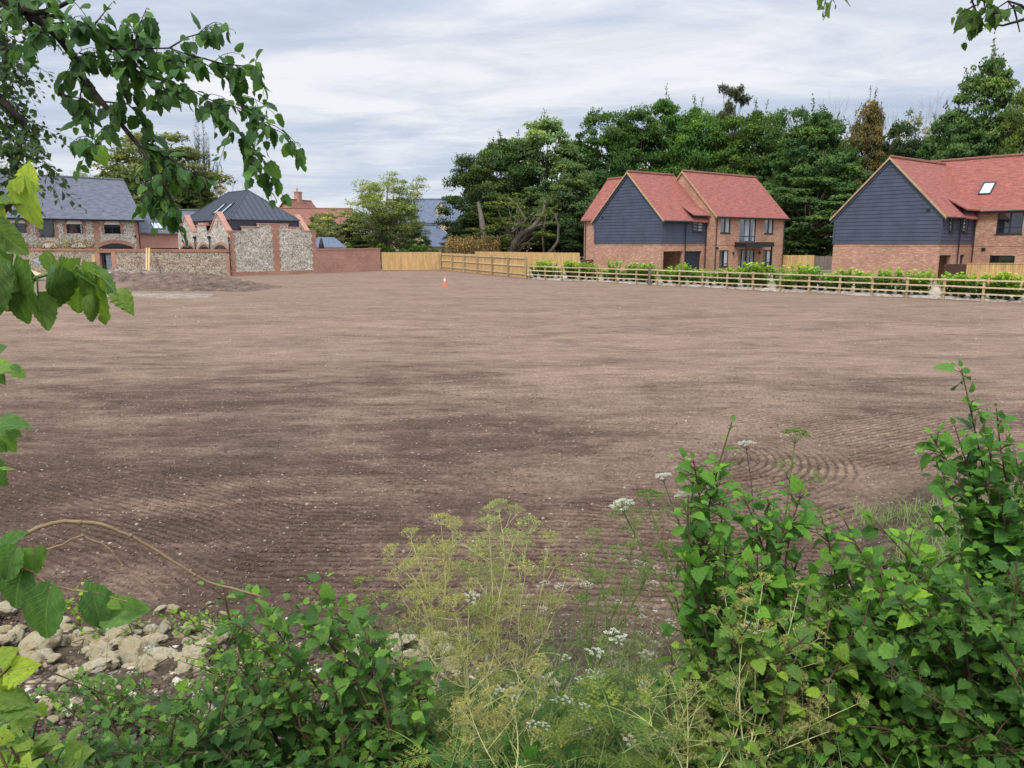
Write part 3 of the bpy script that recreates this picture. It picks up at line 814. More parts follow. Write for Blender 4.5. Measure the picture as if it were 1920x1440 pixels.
# rooflight lying in the slope
def rooflight(par, base, across, upv, nrm, w_, h_, name='rooflight'):
    base, across, upv, nrm = Vector(base), Vector(across).normalized(), Vector(upv).normalized(), Vector(nrm).normalized()
    f = MB(); q = lambda a, b, c: tuple(base + across*a + upv*b + nrm*c)
    for (a0, a1, b0, b1) in ((-w_/2, w_/2, 0, .07), (-w_/2, w_/2, h_-.07, h_), (-w_/2, -w_/2+.07, .07, h_-.07), (w_/2-.07, w_/2, .07, h_-.07)):
        f.hexa([q(a0,b0,-.02), q(a1,b0,-.02), q(a1,b1,-.02), q(a0,b1,-.02), q(a0,b0,.10), q(a1,b0,.10), q(a1,b1,.10), q(a0,b1,.10)])
    fo = f.build(name, m_frame, par)
    g = MB(); g.hexa([q(-w_/2+.05,.05,-.01), q(w_/2-.05,.05,-.01), q(w_/2-.05,h_-.05,-.01), q(-w_/2+.05,h_-.05,-.01), q(-w_/2+.05,.05,.06), q(w_/2-.05,.05,.06), q(w_/2-.05,h_-.05,.06), q(-w_/2+.05,h_-.05,.06)])
    g.build('pane', m_sky_glass, fo); return fo
sl = (9.12-5.3)/(MW/2); upv = Vector((1, 0, sl)); nr = Vector((-sl, 0, 1))
rooflight(h2, (WL+.95, -.1, 5.3+sl*.95), (0,1,0), upv, nr, .85, 1.25)
window(h2, YM(WL), *W2[0], cols=2, bars=(.28,)); window(h2, YM(WL), *W2[1], cols=1); window(h2, YM(WL), *W2[2], cols=2, bars=(.28,))
window(h2, XM(-.10), 1.1, 1.68, 3.6, 4.5, 1, reveal_strip=[(.1, .45)], d=.03); window(h2, XM(-.10), 3.2, 4.15, 3.6, 5.02, 2, reveal_strip=[(.1, .48)], d=.03)
mb = MB(); mbox(mb, XM(0), 3.45, 4.2, .02, 1.95, .15, .2); mb.build('side_door', m_frame, h2)
gutter(h2, (0, -.38, 4.50), (2.7, -.38, 4.50)); g = MB(); g.tube([(WL-.36, -11, 4.98), (WL-.36, -.1, 4.98)], .07, 6); g.build('gutter', m_black, h2)
downpipe(h2, 2.75, -.12, 0, 4.6); downpipe(h2, WL-.1, -.14, 0, 5.0)
mb = MB(); mbox(mb, YM(0), .85, 1.1, 4.95, 5.15, -.09, -.03); mbox(mb, YM(WL), -.95, -.7, 2.25, 2.45, -.08, 0); mb.build('vent', m_black, h2)

# ------------------------------------------------------------------ flint barn, left
D1 = math.radians(43.6)
barn = thing('flint_barn', 'long flint and brick barn with blue-grey slate roof and arched windows', 'barn', (-42.5, 89.5, 0), D1)
EB, RB, WB = 5.56, 10.1, 10.7
mb = MB()
BW = [(-7.5, -5.84, 3.8, 4.8), (-3.75, -2.0, 3.8, 4.8), (-12.9, -11.2, 3.8, 4.8), (-10.1, -8.6, 3.35, 5.45), (-17.9, -16.2, 3.8, 4.8), (-22.9, -21.2, 3.8, 4.8)]
BL = [(-4.5, -.85, 0, 2.55), (-7.3, -5.7, .9, 2.3), (-10.0, -8.5, .9, 2.3), (-12.9, -11.2, .9, 2.3), (-17.9, -16.2, .9, 2.3)]
wall(mb, XM(0), -26, 0, 0, 5.5, BW+BL, .2); wall(mb, YM(0, -1), 0, WB, 0, 5.5); mb.add([(0, 0, 5.5), (0, WB, 5.5), (0, WB/2, RB-.1)], [(0,1,2)])
wall(mb, XM(WB, -1), -26, 0, 0, 5.5)
mb.build('wall', m_flint, barn)
def each(name, mt, par, fn, items):
    for it in items:
        b_ = MB(); fn(b_, it); b_.build(name, mt, par)
def quoin(mb, mp, c, w_, z0, z1, d=-.02):
    z = z0; k = 0
    while z < z1-.02:
        zz = min(z+.3, z1); e_ = w_/2 + (.12 if k % 2 else 0); mbox(mb, mp, c-e_, c+e_, z, zz, d-.002*(k % 2), .0); z = zz; k += 1
each('quoin', m_brick_quoin, barn, lambda m, i: quoin(m, XM(0), *i), ((-4.55, .5, 2.9, 5.5), (-.28, .36, 0, 5.5), (-5.0, .4, 0, 2.9)))
def arch_ring(mb, mp, a, b, zs, rise, th, d0=-.03, d1=.0, n=12, base=None):
    """brick arch band over an opening a..b springing at zs"""
    c = (a+b)/2; hw_ = (b-a)/2
    R_ = (hw_**2 + rise**2)/(2*rise); cz = zs + rise - R_; th0 = math.asin(min(1, hw_/R_))
    if rise >= hw_: th0 = PI/2
    P1 = []
    for i in range(n+1):
        w_ = -th0 + 2*th0*i/n; P1.append((math.sin(w_), math.cos(w_)))
    for i in range(n):
        (s1, c1), (s2, c2) = P1[i], P1[i+1]
        q = [(c+R_*s1, cz+R_*c1), (c+R_*s2, cz+R_*c2), (c+(R_+th)*s2, cz+(R_+th)*c2), (c+(R_+th)*s1, cz+(R_+th)*c1)]
        mb.hexa([mp(q[0][0], q[0][1], d0), mp(q[1][0], q[1][1], d0), mp(q[1][0], q[1][1], d1), mp(q[0][0], q[0][1], d1),
                 mp(q[3][0], q[3][1], d0), mp(q[2][0], q[2][1], d0), mp(q[2][0], q[2][1], d1), mp(q[3][0], q[3][1], d1)])
def arch_fill(mb, mp, a, b, zs, rise, d0, d1, n=12, zb=None):
    c = (a+b)/2; hw_ = (b-a)/2; R_ = (hw_**2+rise**2)/(2*rise); cz = zs+rise-R_; th0 = math.asin(min(1, hw_/R_))
    pts = [(c+R_*math.sin(-th0+2*th0*i/n), cz+R_*math.cos(-th0+2*th0*i/n)) for i in range(n+1)]
    if zb is not None: pts = [(a, zb)] + pts + [(b, zb)]
    k = len(pts)
    mb.add([mp(*p, d0) for p in pts] + [mp(*p, d1) for p in pts], [tuple(range(k)), tuple(range(2*k-1, k-1, -1))] + [(i, (i+1) % k, k+(i+1) % k, k+i) for i in range(k)])
def surround(m, i):
    a, b, c, d_ = i
    quoin(m, XM(0), a-.13, .16, c-.1, d_+.1, -.025); quoin(m, XM(0), b+.13, .16, c-.1, d_+.1, -.025)
    if d_ < 5.2: arch_ring(m, XM(0), a, b, d_, .55, .16, -.03)
each('window_surround', m_brick_quoin, barn, surround, BW+BL[1:])
each('brick_arch', m_brick_quoin, barn, lambda m, i: arch_ring(m, XM(0), *i), [(-4.5, -.85, 2.25, .5, .42, -.035)])
each('arch_infill', m_white, barn, lambda m, i: arch_fill(m, XM(0), i[0], i[1], i[3], .55, -.02, .0), BW[:3]+BW[4:]+BL[1:])
for k, (a, b, c, d_) in enumerate(BW): window(barn, XM(0), a, b, c, d_, 2 if k != 3 else 1, bars=(.33, .66) if k != 3 else (), sill=False, reveal_strip=[(.86, .95)] if k == 0 else None)
for k, (a, b, c, d_) in enumerate(BL[1:]): window(barn, XM(0), a, b, c, d_, 2, sill=False)
fo = window(barn, XM(0), -4.5, -.85, 0.02, 2.55, 4, sill=False, reveal_strip=[(.05, .12)], name='arched_door', fw=.1)
mb = MB(); arch_fill(mb, XM(0), -4.5, -.85, 2.25, .5, -.028, -.002); mb.build('door_head', m_frame, fo)
mb = MB(); gable_roof_x(mb, -26.5, .45, 0, WB, EB, RB, o=.35); rf = mb.build('roof', m_slate, barn)
mb = MB(); ridge_caps(mb, (-26.5, WB/2, RB+.02), (.45, WB/2, RB+.02), .13, .45); mb.build('ridge_tiles', m_slate, rf)
mb = MB(); mbox(mb, XM(0), -26, .4, 5.18, 5.36, -.34, -.30); mb.build('fascia', m_black, barn)
gutter(barn, (-26, -.42, 5.28), (.45, -.42, 5.28), .08); downpipe(barn, -.12, -.12, 0, 5.3, .06)
mb = MB(); mb.tube([(-.55, -.14, 3.55), (-.55, 0, 3.55)], .11, 8); mb.build('wall_lamp', m_black, barn)
# climbing shrub trained over the barn wall
lv = Leaves(); n = 520
cxs = rng.choice([-7.4, -9.3, -12.2, -6.0, -14.5], n) + rng.normal(0, .75, n); czs = 2.35 + rng.normal(0, .48, n)
pw = np.stack([cxs, -.16 + rng.random(n)*.10, czs], 1)
lv.add('diamond', pw, rng.normal(0, 1, (n,3)), (0,-1,.3), rng.uniform(.12, .26, n), rng.random(n))
climber = thing('climbing_shrub', 'straggly yellow-green climber trained on wires across the barn wall', 'climber', (-42.5, 89.5, 0), D1)
lv.build('foliage', m_leaf_far, climber, (.22,.20,.08)); mb = MB()
for k in range(16):
    x_ = -15 + k*.62; mb.tube([(x_, -.14, .1), (x_+.1, -.14, 1.6), (x_+random.uniform(-.8, .8), -.13, 2.9)], [.03, .02, .008], 4)
mb.build('stems', m_twig_tan, climber)

# link range between the barn and the flint hall
lk = thing('link_building', 'low brick range with slate roof and rooflight between barn and flint hall', 'building', (-42.5, 89.5, 0), D1)
mb = MB(); wall(mb, XM(1.2), .05, 14, 0, 4.05, [(.9, 6.3, 0, 2.2)], .5); mb.build('wall', m_brick_red, lk)
mb = MB(); mb.slab([(.05, .9, 3.95), (14, .9, 3.95), (14, 4.4, 6.75), (.05, 4.4, 6.75)], (0,0,.12)); mb.slab([(14, 7.9, 3.95), (.05, 7.9, 3.95), (.05, 4.4, 6.75), (14, 4.4, 6.75)], (0,0,.12)); rf = mb.build('roof', m_slate, lk)
mb = MB(); ridge_caps(mb, (.05, 4.4, 6.78), (14, 4.4, 6.78), .12, .45); mb.build('ridge_tiles', m_slate, rf)
mb = MB(); mbox(mb, XM(1.2), .9, 6.3, 0, 2.2, .4, .45)
mb.build('glazing', m_glass, lk); mb = MB()
for k in range(5): mbox(mb, XM(1.2), .9+k*1.325, .98+k*1.325, 0, 2.2, .32, .39)
mb.build('window_frame', m_frame, lk)
mb = MB(); mbox(mb, XM(1.2), .0, 14, 4.06, 4.2, -.12, .02); mb.build('wall_coping', m_coping, lk)
s_ = (6.75-3.95)/3.5
fo = rooflight(lk, (2.7, 1.45, 3.95+.55*s_), (1,0,0), (0,1,s_), (0,-s_,1), 1.35, 1.25)
mb = MB(); q = lambda a, b, c: tuple(Vector((2.7, 1.45, 3.95+.55*s_)) + Vector((1,0,0))*a + Vector((0,1,s_)).normalized()*b + Vector((0,-s_,1)).normalized()*c)
mb.hexa([q(-.03,.07,.06), q(.03,.07,.06), q(.03,1.18,.06), q(-.03,1.18,.06), q(-.03,.07,.09), q(.03,.07,.09), q(.03,1.18,.09), q(-.03,1.18,.09)]); mb.build('glazing_bar', m_frame, fo)

# ------------------------------------------------------------------ flint hall with metal hipped roof. local x along the front wall, y along the flank going back
fh = thing('flint_hall', 'square flint hall with stepped brick-capped parapets and a dark hipped metal roof', 'building', (-24.3, 67.3, 0), D1)
mb = MB(); FL = 8.27; FD_ = 11.6
par = [(0, 1.3, 3.75), (1.3, 2.75, 4.15), (2.75, 5.55, 4.42), (5.55, 6.95, 4.15), (6.95, FL, 3.85)]
for a, b, z in par: wall(mb, XM(0), a, b, 0, z); wall(mb, XM(.4, -1), a, b, 2.5, z)
for a, b in ((1.3, (3.75, 4.15)), (2.75, (4.15, 4.42)), (5.55, (4.15, 4.42)), (6.95, (3.85, 4.15))): wall(mb, YM(a), 0, .4, b[0], b[1])
AR = [(.3, 3.55, 0, 2.1), (4.2, 6.9, 0, 2.1), (7.6, 11.1, 0, 2.1)]
wall(mb, YM(0), 0, FD_, 0, 3.78, AR, .45); wall(mb, YM(.4, -1), 0, FD_, 2.9, 3.78)
wall(mb, YM(0), 4.7, 6.9, 3.78, 4.35)
def gablet(mb, mp, a, b, z0, z1, th=.4):
    c = (a+b)/2; k = [mp(a,z0,0), mp(b,z0,0), mp(c,z1,0), mp(a,z0,th), mp(b,z0,th), mp(c,z1,th)]
    mb.add(k, [(0,1,2),(5,4,3),(0,2,5,3),(1,4,5,2)])
gablet(mb, YM(0), .45, 3.95, 3.78, 5.4); gablet(mb, YM(0), 8.0, 11.0, 3.78, 5.3)
wall(mb, YM(FL, -1), 0, 9, 0, 3.85); gablet(mb, YM(FL, -1), 1.2, 4.6, 3.85, 5.35)
mb.build('wall', m_flint, fh)
mb = MB()
for a, b, z in par: mbox(mb, XM(0), a-.04, b+.04, z, z+.09, -.05, .45)
mbox(mb, YM(0), -.05, .45, 3.78, 3.86, -.055, .43); mbox(mb, YM(0), 3.95, 4.7, 3.78, 3.86, -.055, .43); mbox(mb, YM(0), 4.66, 6.94, 4.35, 4.43, -.05, .45); mbox(mb, YM(0), 6.95, 8.0, 3.78, 3.86, -.05, .43)
mbox(mb, YM(0), 5.1, 6.4, 4.43, 4.6, -.05, .4)
def coped(mb, mp, a, b, z0, z1, th=.46, w_=.16):
    c = (a+b)/2
    for e_ in (a, b):
        sg = -1 if e_ == a else 1
        k = [(e_+sg*.12, z0), (e_-sg*.12, z0), (c, z1-.10), (c, z1+.10)]
        mb.add([mp(s, z, -.055) for s, z in k] + [mp(s, z, th) for s, z in k], [(0,1,2,3),(7,6,5,4),(0,4,5,1),(1,5,6,2),(2,6,7,3),(3,7,4,0)])
coped(mb, YM(0), .45, 3.95, 3.86, 5.4); coped(mb, YM(0), 8.0, 11.0, 3.86, 5.3); coped(mb, YM(FL, -1), 1.2, 4.6, 3.93, 5.35)
mb.build('coping', m_coping, fh)
each('quoin', m_brick_quoin, fh, lambda m, i: quoin(m, *i), ((XM(0), .2, .3, .3, 3.75), (XM(0), FL-.2, .3, .3, 3.85), (YM(0), .1, .15, .3, 3.78, -.022), (XM(0), 4.28, .55, .3, 4.42), (YM(0), 3.87, .3, 0, 2.15), (YM(0), 7.25, .3, 0, 2.15)))
mb = MB(); mbox(mb, XM(0), -.02, FL+.02, 0, .3, -.035, 0); mb.build('plinth', m_brick_quoin, fh)
mb = MB(); mbox(mb, YM(0), 2.1, 2.3, 4.1, 4.75, -.02, 0); mb.build('gablet_slit', m_brick_quoin, fh)
for a, b, c, d_ in AR:
    mb = MB(); arch_fill(mb, YM(0), a, b, 2.1, .52, -.012, -.002, zb=.0); aw = mb.build('arched_window', m_glass, fh)
    mb = MB(); arch_ring(mb, YM(0), a, b, 2.1, .52, .24); mb.build('brick_arch', m_brick_quoin, aw)
    mb = MB()
    for k in range(1, 4): s_ = a+(b-a)*k/4; mbox(mb, YM(0), s_-.04, s_+.04, 0, 2.3, -.05, -.013)
    mbox(mb, YM(0), a, b, 1.9, 1.98, -.045, -.014)
    mb.build('glazing_bars', m_frame, aw)
for yy in (4.0, 7.25):
    mb = MB(); mb.tube([(-.12, yy, 0), (-.12, yy, 3.2)], .05, 6); mb.box(-.22, -.02, yy-.13, yy+.13, 3.15, 3.4); mb.build('downpipe', m_black, fh)
mb = MB(); mb.tube([(-.1, -.09, 0), (-.1, -.09, 3.3)], .045, 6); mb.build('downpipe', m_black, fh)
# metal roof
x0, x1, y0, y1, ez, rz = .55, 6.95, .65, 11.3, 4.82, 7.55
A_, B_ = ((x0+x1)/2, y0+3.2), ((x0+x1)/2, y1-3.2)
mb = MB(); o = .12
c4 = [(x0-o, y0-o, ez), (x1+o, y0-o, ez), (x1+o, y1+o, ez), (x0-o, y1+o, ez)]; ra, rb = (A_[0], A_[1], rz), (B_[0], B_[1], rz)
mb.slab([c4[0], c4[1], ra], (0,0,.05)); mb.slab([c4[1], c4[2], rb, ra], (0,0,.05)); mb.slab([c4[2], c4[3], rb], (0,0,.05)); mb.slab([c4[3], c4[0], ra, rb], (0,0,.05))
def seams(a, b, d_, c, n):   # a-b eave, d_-c top edge (c above b)
    pass
V_ = lambda p: Vector(p)
# seams rise straight up each slope until they meet a hip or the ridge
def seam_side(p0, p1, run, rise_dir, hipfrac):
    L_ = (V_(p1)-V_(p0)).length; n_ = int(L_/.48)
    for i in range(1, n_):
        s = L_*i/n_; m_ = min(s, L_-s, run)
        st = V_(p0).lerp(V_(p1), i/n_); up_ = V_(rise_dir)*(m_/run)
        if m_ < .15: continue
        en = st+up_; nn = V_((0,0,1))
        mb.tube([st+V_((0,0,.02)), en+V_((0,0,.02))], .028, 4)
hx = (x1-x0)/2+o
seam_side(c4[0], c4[1], hx, (0, hx, rz-ez), 0); seam_side(c4[1], c4[2], hx, (-hx, 0, rz-ez), 0); seam_side(c4[3], c4[0], hx, (hx, 0, rz-ez), 0)
for c_, r_ in ((c4[0], ra), (c4[1], ra), (c4[2], rb), (c4[3], rb), (ra, rb)): mb.tube([c_, r_], .06, 5)
rf = mb.build('roof', m_zinc, fh)
mb = MB()
wall(mb, XM(y0), x0, x1, 3.5, ez-.04); wall(mb, YM(x0), y0, y1, 3.5, ez-.04); wall(mb, YM(x1, -1), y0, y1, 3.5, ez-.04)
k = 0
for i in range(13): xx = x0+.03+i*.53; mb.box(xx-.02, xx+.02, y0-.04, y0, 3.5, ez-.05)
for i in range(21): yy = y0+.03+i*.53; mb.box(x0-.04, x0, yy-.02, yy+.02, 3.5, ez-.05)
mb.build('clerestory_cladding', m_zinc, fh)
s_ = (rz-ez)/hx
for yy in (3.9, 5.5): rooflight(fh, (x0+.55, yy, ez+s_*.67), (0,1,0), (1,0,s_), (-s_,0,1), .8, 1.5)

# ------------------------------------------------------------------ garden wall, gate, brick wall
gw_a = Vector((-24.3, 67.3)); gw_b = Vector((-54.0, 79.5)); gd = (gw_b-gw_a).normalized(); GL = (gw_b-gw_a).length
gang = math.atan2(gd.y, gd.x)
# local x from the hall corner going left, local y = gd rotated +90 (towards viewer is +y because x points left)
gwall = thing('garden_wall', 'old flint garden wall with tiled brick coping and a brick-piered gateway', 'wall', (gw_a.x, gw_a.y, 0), gang)
g0, g1 = 14.1, 15.6                       # gate opening
mb = MB(); WT = 2.0
mp = XM(0, -1)
wall(mb, mp, .5, g0-.5, 0, WT); wall(mb, mp, g1+.5, GL, 0, WT); wall(mb, XM(-.35), .5, g0-.5, 0, WT); wall(mb, XM(-.35), g1+.5, GL, 0, WT)
mb.build('flintwork', m_flint_old, gwall)
mb = MB()
def gb(a, b, z0, z1, y0_, y1_): mb.box(a, b, y0_, y1_, z0, z1)
each('brick_pier', m_brick_quoin, gwall, lambda m, i: m.box(i[0], i[1], -.37, .03, 0, WT-.102), ((0.02, .5), (g0-.52, g0), (g1, g1+.52)))
each('brick_band', m_brick_quoin, gwall, lambda m, i: m.box(i[0], i[1], -.36, .014, 1.02, 1.12), ((.5, g0-.52), (g1+.52, GL)))
gb(0.02, g0, WT, WT+.10, -.40, .06); gb(g1, GL, WT, WT+.10, -.40, .06); gb(g0-.52, g1+.52, WT-.1, WT-.002, -.38, .05); gb(g0, g1, WT-.002, WT+.1, -.40, .06)
mb.build('capping_course', m_brick_quoin, gwall)
mb = MB(); x_ = .02
while x_ < GL:      # cogged coping bricks on edge
    mb.box(x_, x_+.17, -.44, .10, WT+.10, WT+.24+.01*random.random()); x_ += .215
mb.build('coping', m_brick_quoin, gwall)
gate = thing('garden_gate', 'grey boarded gate standing in the gateway of the flint garden wall', 'gate', (gw_a.x, gw_a.y, 0), gang)
mb = MB(); mb.box(g0+.05, g0+.15, -.25, -.18, 0.03, 1.85); mb.box(g1-.12, g1-.02, -.25, -.18, 0.03, 1.85); mb.box(g0+.15, g1-.12, -.25, -.18, 1.75, 1.85); mb.build('gate_frame', m_frame, gate)
mb = MB()
for i in range(5): mb.box(g0+.16, g0+.95, -.24, -.20, .12+i*.33, .42+i*.33)
mb.build('panel', m_grey, gate)
# clipped topiary balls just inside the gateway
top_ = thing('topiary', 'clipped dark green spiral shrub just inside the gateway', 'shrub', (gw_a.x, gw_a.y, 0), gang)
lv = Leaves()
for zc_, rr in ((.4, .26), (.95, .22), (1.4, .18)):
    d_ = unit(rng.normal(0, 1, (160,3))); lv.add('diamond', d_*rr + np.array([g1-.35, -.7, zc_]), d_, unit(rng.normal(0,1,(160,3))), .07, rng.random(160)*.6)
lv.build('foliage', m_leaf_far, top_, (.05,.09,.02)); mb = MB(); mb.tube([(g1-.35, -.7, 0), (g1-.35, -.7, 1.3)], .03, 5); mb.build('stem', m_bark, top_)
# shrub in front of the wall
def bush_ball(name, label, cat, c, r, n, size, colr, tpl='diamond', mt=None, group=None):
    t_ = thing(name, label, cat, (c[0], c[1], tz(c[0], c[1])), 0, group)
    d_ = unit(rng.normal(0, 1, (n,3))); rr = rng.uniform(.35, 1.05, n)**.5
    p_ = d_*rr[:,None]*np.array(r) + np.array([0, 0, r[2]*.95]); p_[:,2] = np.maximum(p_[:,2], .03)
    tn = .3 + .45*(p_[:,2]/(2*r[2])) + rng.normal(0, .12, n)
    l_ = Leaves(); l_.add(tpl, p_, d_ + rng.normal(0,.6,(n,3)), d_+np.array([0,0,.6]), size*rng.uniform(.7,1.3,n), np.clip(tn, 0, 1))
    l_.build('foliage', mt or m_leaf_far, t_, colr); b_ = MB()
    for k in range(5): b_.tube([(0,0,-.05), (random.uniform(-.4,.4)*r[0], random.uniform(-.4,.4)*r[1], r[2]), (random.uniform(-.8,.8)*r[0], random.uniform(-.8,.8)*r[1], r[2]*1.7)], [.04, .02, .006], 4)
    b_.build('stems', m_twig, t_); return t_
q = P(126, 490, 71.5); bush_ball('garden_shrub', 'small dark green bush against the flint garden wall', 'shrub', (q.x, q.y-.6), (.62, .5, .85), 420, .16, (.05,.11,.03))
# two long poles propped on the wall and a plank by the gate pier
for lab, x_a, x_b, ya in (('left one of two pale timber poles propped against the flint wall', 267.5, 275, 0), ('right one of two pale timber poles propped against the flint wall', 275.5, 278, .12)):
    t1 = P(266 if ya == 0 else 271, 466, 69.0); b1 = P(x_b if ya == 0 else 279.5, 524, 67.0)
    mb = MB(); mb.tube([(b1.x, b1.y, tz(b1.x, b1.y)+.0), (t1.x, t1.y+.9, t1.z)], [.085, .08], 7)
    o_ = mb.build('timber_pole', m_timber); tag(o_, lab, 'pole', 'poles against the wall')
mb = MB(); q = P(178, 515, 72.0); mb.box(q.x-.16, q.x+.12, q.y, q.y+.08, 0, 1.75); tag(mb.build('plank', m_timber), 'upright pale board leaning beside the gateway brick pier', 'board')
mb = MB(); q = P(273, 527, 66.0); mb.box(q.x-.75, q.x+.75, q.y-.4, q.y+.4, .02, .16); tag(mb.build('paving_slab', m_grey), 'flat grey slab on the soil below the propped poles', 'slab')

bw = thing('brick_garden_wall', 'plain red brick garden wall between flint hall and wooden fence', 'wall', (-18.3, 73.0, 0), math.atan2(7.0, 4.8))
mb = MB(); BL_ = math.hypot(4.8, 7.0); mb.box(0, BL_, 0, .3, 0, 2.15); mb.build('brickwork', m_brick_red, bw)
mb = MB(); mb.box(-.05, BL_+.03, -.05, .35, 2.152, 2.26); mb.build('coping', m_coping, bw)

# ------------------------------------------------------------------ fences
def board_fence(name, label, cat, a, b, h, m, posts=0, rails=False, side=-1, cap=False, bw_=.14, jit=.015, group=None):
    a, b = Vector(a), Vector(b); L_ = (b-a).length; an = math.atan2((b-a).y, (b-a).x)
    t_ = thing(name, label, cat, (a.x, a.y, 0), an, group)
    mb = MB(); x_ = 0
    while x_ < L_-.02:
        w_ = bw_*random.uniform(.9, 1.1); hh = h+random.uniform(-jit, jit); y_ = random.uniform(-.006, .006)
        mb.box(x_, min(x_+w_-.012, L_), y_, y_+.022, .02, hh); x_ += w_
    mb.build('boards', m, t_)
    if rails:
        for z in (.3, .95, 1.55):
            r_ = MB(); r_.box(0, L_, side*.065 if side < 0 else .03, side*.012 if side < 0 else .08, z, z+.09); r_.build('rail', m_wood_rail, t_)
    if posts:
        for i in range(posts+1):
            xx = L_*i/posts; r_ = MB(); y_ = -.19 if side < 0 else .09
            r_.box(xx-.06, xx+.06, y_, y_+.11, 0, h-.03); r_.build('post', m_wood_post, t_)
    if cap:
        r_ = MB(); r_.box(0, L_, -.05, .06, h+.02, h+.06); r_.build('capping', m, t_)
    return t_
board_fence('board_fence', 'plain close-boarded fence panel facing the field, right of the brick wall', 'fence', (-13.4, 80.1), (-7.45, 82.0), 1.85, m_wood_new)
board_fence('board_fence', 'close-boarded fence with posts and rails showing, beyond the traffic cone', 'fence', (-7.4, 81.9), (1.2, 61.7), 1.76, m_wood_new, 6, True)
board_fence('board_fence', 'plain wooden fence running behind to the left side of the middle house', 'fence', (-3.9, 82.5), (6.2, 71.6), 1.9, m_wood_new)
board_fence('board_fence', 'short wooden fence panel at the right corner of the middle house', 'fence', (26.2, 76.6), (29.3, 75.5), 1.62, m_wood_new)
board_fence('board_fence', 'pale wooden fence in front of the right-hand house', 'fence', (29.3, 50.1), (47, 47.5), 1.47, m_wood_new, cap=True)
board_fence('board_fence', 'dark weathered fence under the trees between the two brick houses', 'fence', (28.0, 79.5), (39, 75), 1.5, m_wood_grey, 5)
board_fence('side_gate', 'dark brown boarded gate beside the open porch of the right-hand house', 'gate', (27.75, 49.9), (29.25, 50.05), 1.45, m_wood_brown)
q = P(1091, 500, 71.2); board_fence('side_gate', 'dark brown boarded gate at the left corner of the middle house', 'gate', (q.x-.15, 71.0), (q.x+1.0, 70.6), 1.3, m_wood_brown)

rf_ = thing('rail_fence', 'long three-rail sawn timber fence along the far right side of the field', 'fence', (FB.x, FB.y, 0), math.atan2(fdir.y, fdir.x))
sp_ = 1.78; x_ = .2; n = 0; px_prev = None
while x_ < 50:
    r_ = MB(); h_ = 1.08+random.uniform(-.03, .03); le = random.uniform(-.012, .012)
    zt_ = tz(FB.x+fdir.x*x_, FB.y+fdir.y*x_)
    r_.hexa([(x_-.055, -.09, zt_-.05), (x_+.055, -.09, zt_-.05), (x_+.055, .0, zt_-.05), (x_-.055, .0, zt_-.05), (x_-.055+le, -.09, h_), (x_+.055+le, -.09, h_), (x_+.055+le, .0, h_), (x_-.055+le, .0, h_)])
    r_.build('post', m_wood_post, rf_)
    for z in (.30, .63, .96):
        r_ = MB(); d0, d1 = random.uniform(-.012, .012), random.uniform(-.012, .012)
        r_.hexa([(x_-.01, -.13, z+d0), (x_+sp_-.02, -.13, z+d1), (x_+sp_-.02, -.093, z+d1), (x_-.01, -.093, z+d0), (x_-.01, -.13, z+.075+d0), (x_+sp_-.02, -.13, z+.075+d1), (x_+sp_-.02, -.093, z+.075+d1), (x_-.01, -.093, z+.075+d0)])
        r_.build('rail', m_wood_rail, rf_)
    x_ += sp_; n += 1
q = P(1216, 537, 52.6); mb = MB(); mb.box(q.x-.07, q.x+.07, q.y-.2, q.y-.06, 0, 1.25); tag(mb.build('gate_post', m_wood_grey), 'pale weathered square post standing between rail fence posts', 'post')

# hedge plants behind the rails
def laurel(seed):
    r = np.random.default_rng(seed); lv = Leaves(); t_ = thing('laurel_plant', 'young laurel bush with yellow-green tips planted behind the rail fence', 'hedge plant', group='young laurels behind the rail fence')
    b_ = MB(); n_st = 15
    for k in range(n_st):
        a_ = r.uniform(0, 2*PI); rr = r.uniform(.1, .5); hh = r.uniform(.8, 1.3)
        pts = [(0,0,-.05), (math.cos(a_)*rr*.6, math.sin(a_)*rr*.6, hh*.5), (math.cos(a_)*rr, math.sin(a_)*rr, hh)]
        b_.tube(pts, [.02, .012, .005], 4)
        m_ = 30; tt = r.uniform(.1, 1, m_)
        p_ = np.array([Vector(pts[0]).lerp(Vector(pts[1]), min(1, t*2)) if t < .5 else Vector(pts[1]).lerp(Vector(pts[2]), t*2-1) for t in tt])
        d_ = r.normal(0, 1, (m_,3)); d_[:,2] = np.abs(d_[:,2])*.7+.1
        lv.add('diamond', p_, d_, (0,0,1), r.uniform(.12, .19, m_), np.clip(.20+.48*tt**1.3*(hh/1.0)+r.normal(0,.1,m_), 0, 1))
    lv.build('foliage', m_leaf_far, t_, (.14,.25,.055)); b_.build('stems', m_twig, t_); return t_
protos = [laurel(40+k) for k in range(4)]; pk = [[c for c in bpy.data.objects if c.parent == p] for p in protos]
xq = .25; k = 0; nrm_f = Vector((-fdir.y, fdir.x))
while xq < 44:
    i = k % 4
    if k < 4: o_ = protos[k]
    else: o_ = copy_tree(protos[i], pk[i])
    q = FB + fdir*xq + nrm_f*(.62+random.uniform(-.15, .3)); o_.location = (q.x, q.y, .06); o_.rotation_euler = (0,0,random.uniform(0, 6)); s_ = random.uniform(.72, 1.18); o_.scale = (s_*1.15, s_*1.15, s_*random.uniform(.85, 1.08))
    k += 1; xq += random.uniform(.30, .62) if random.random() > .10 else 1.0

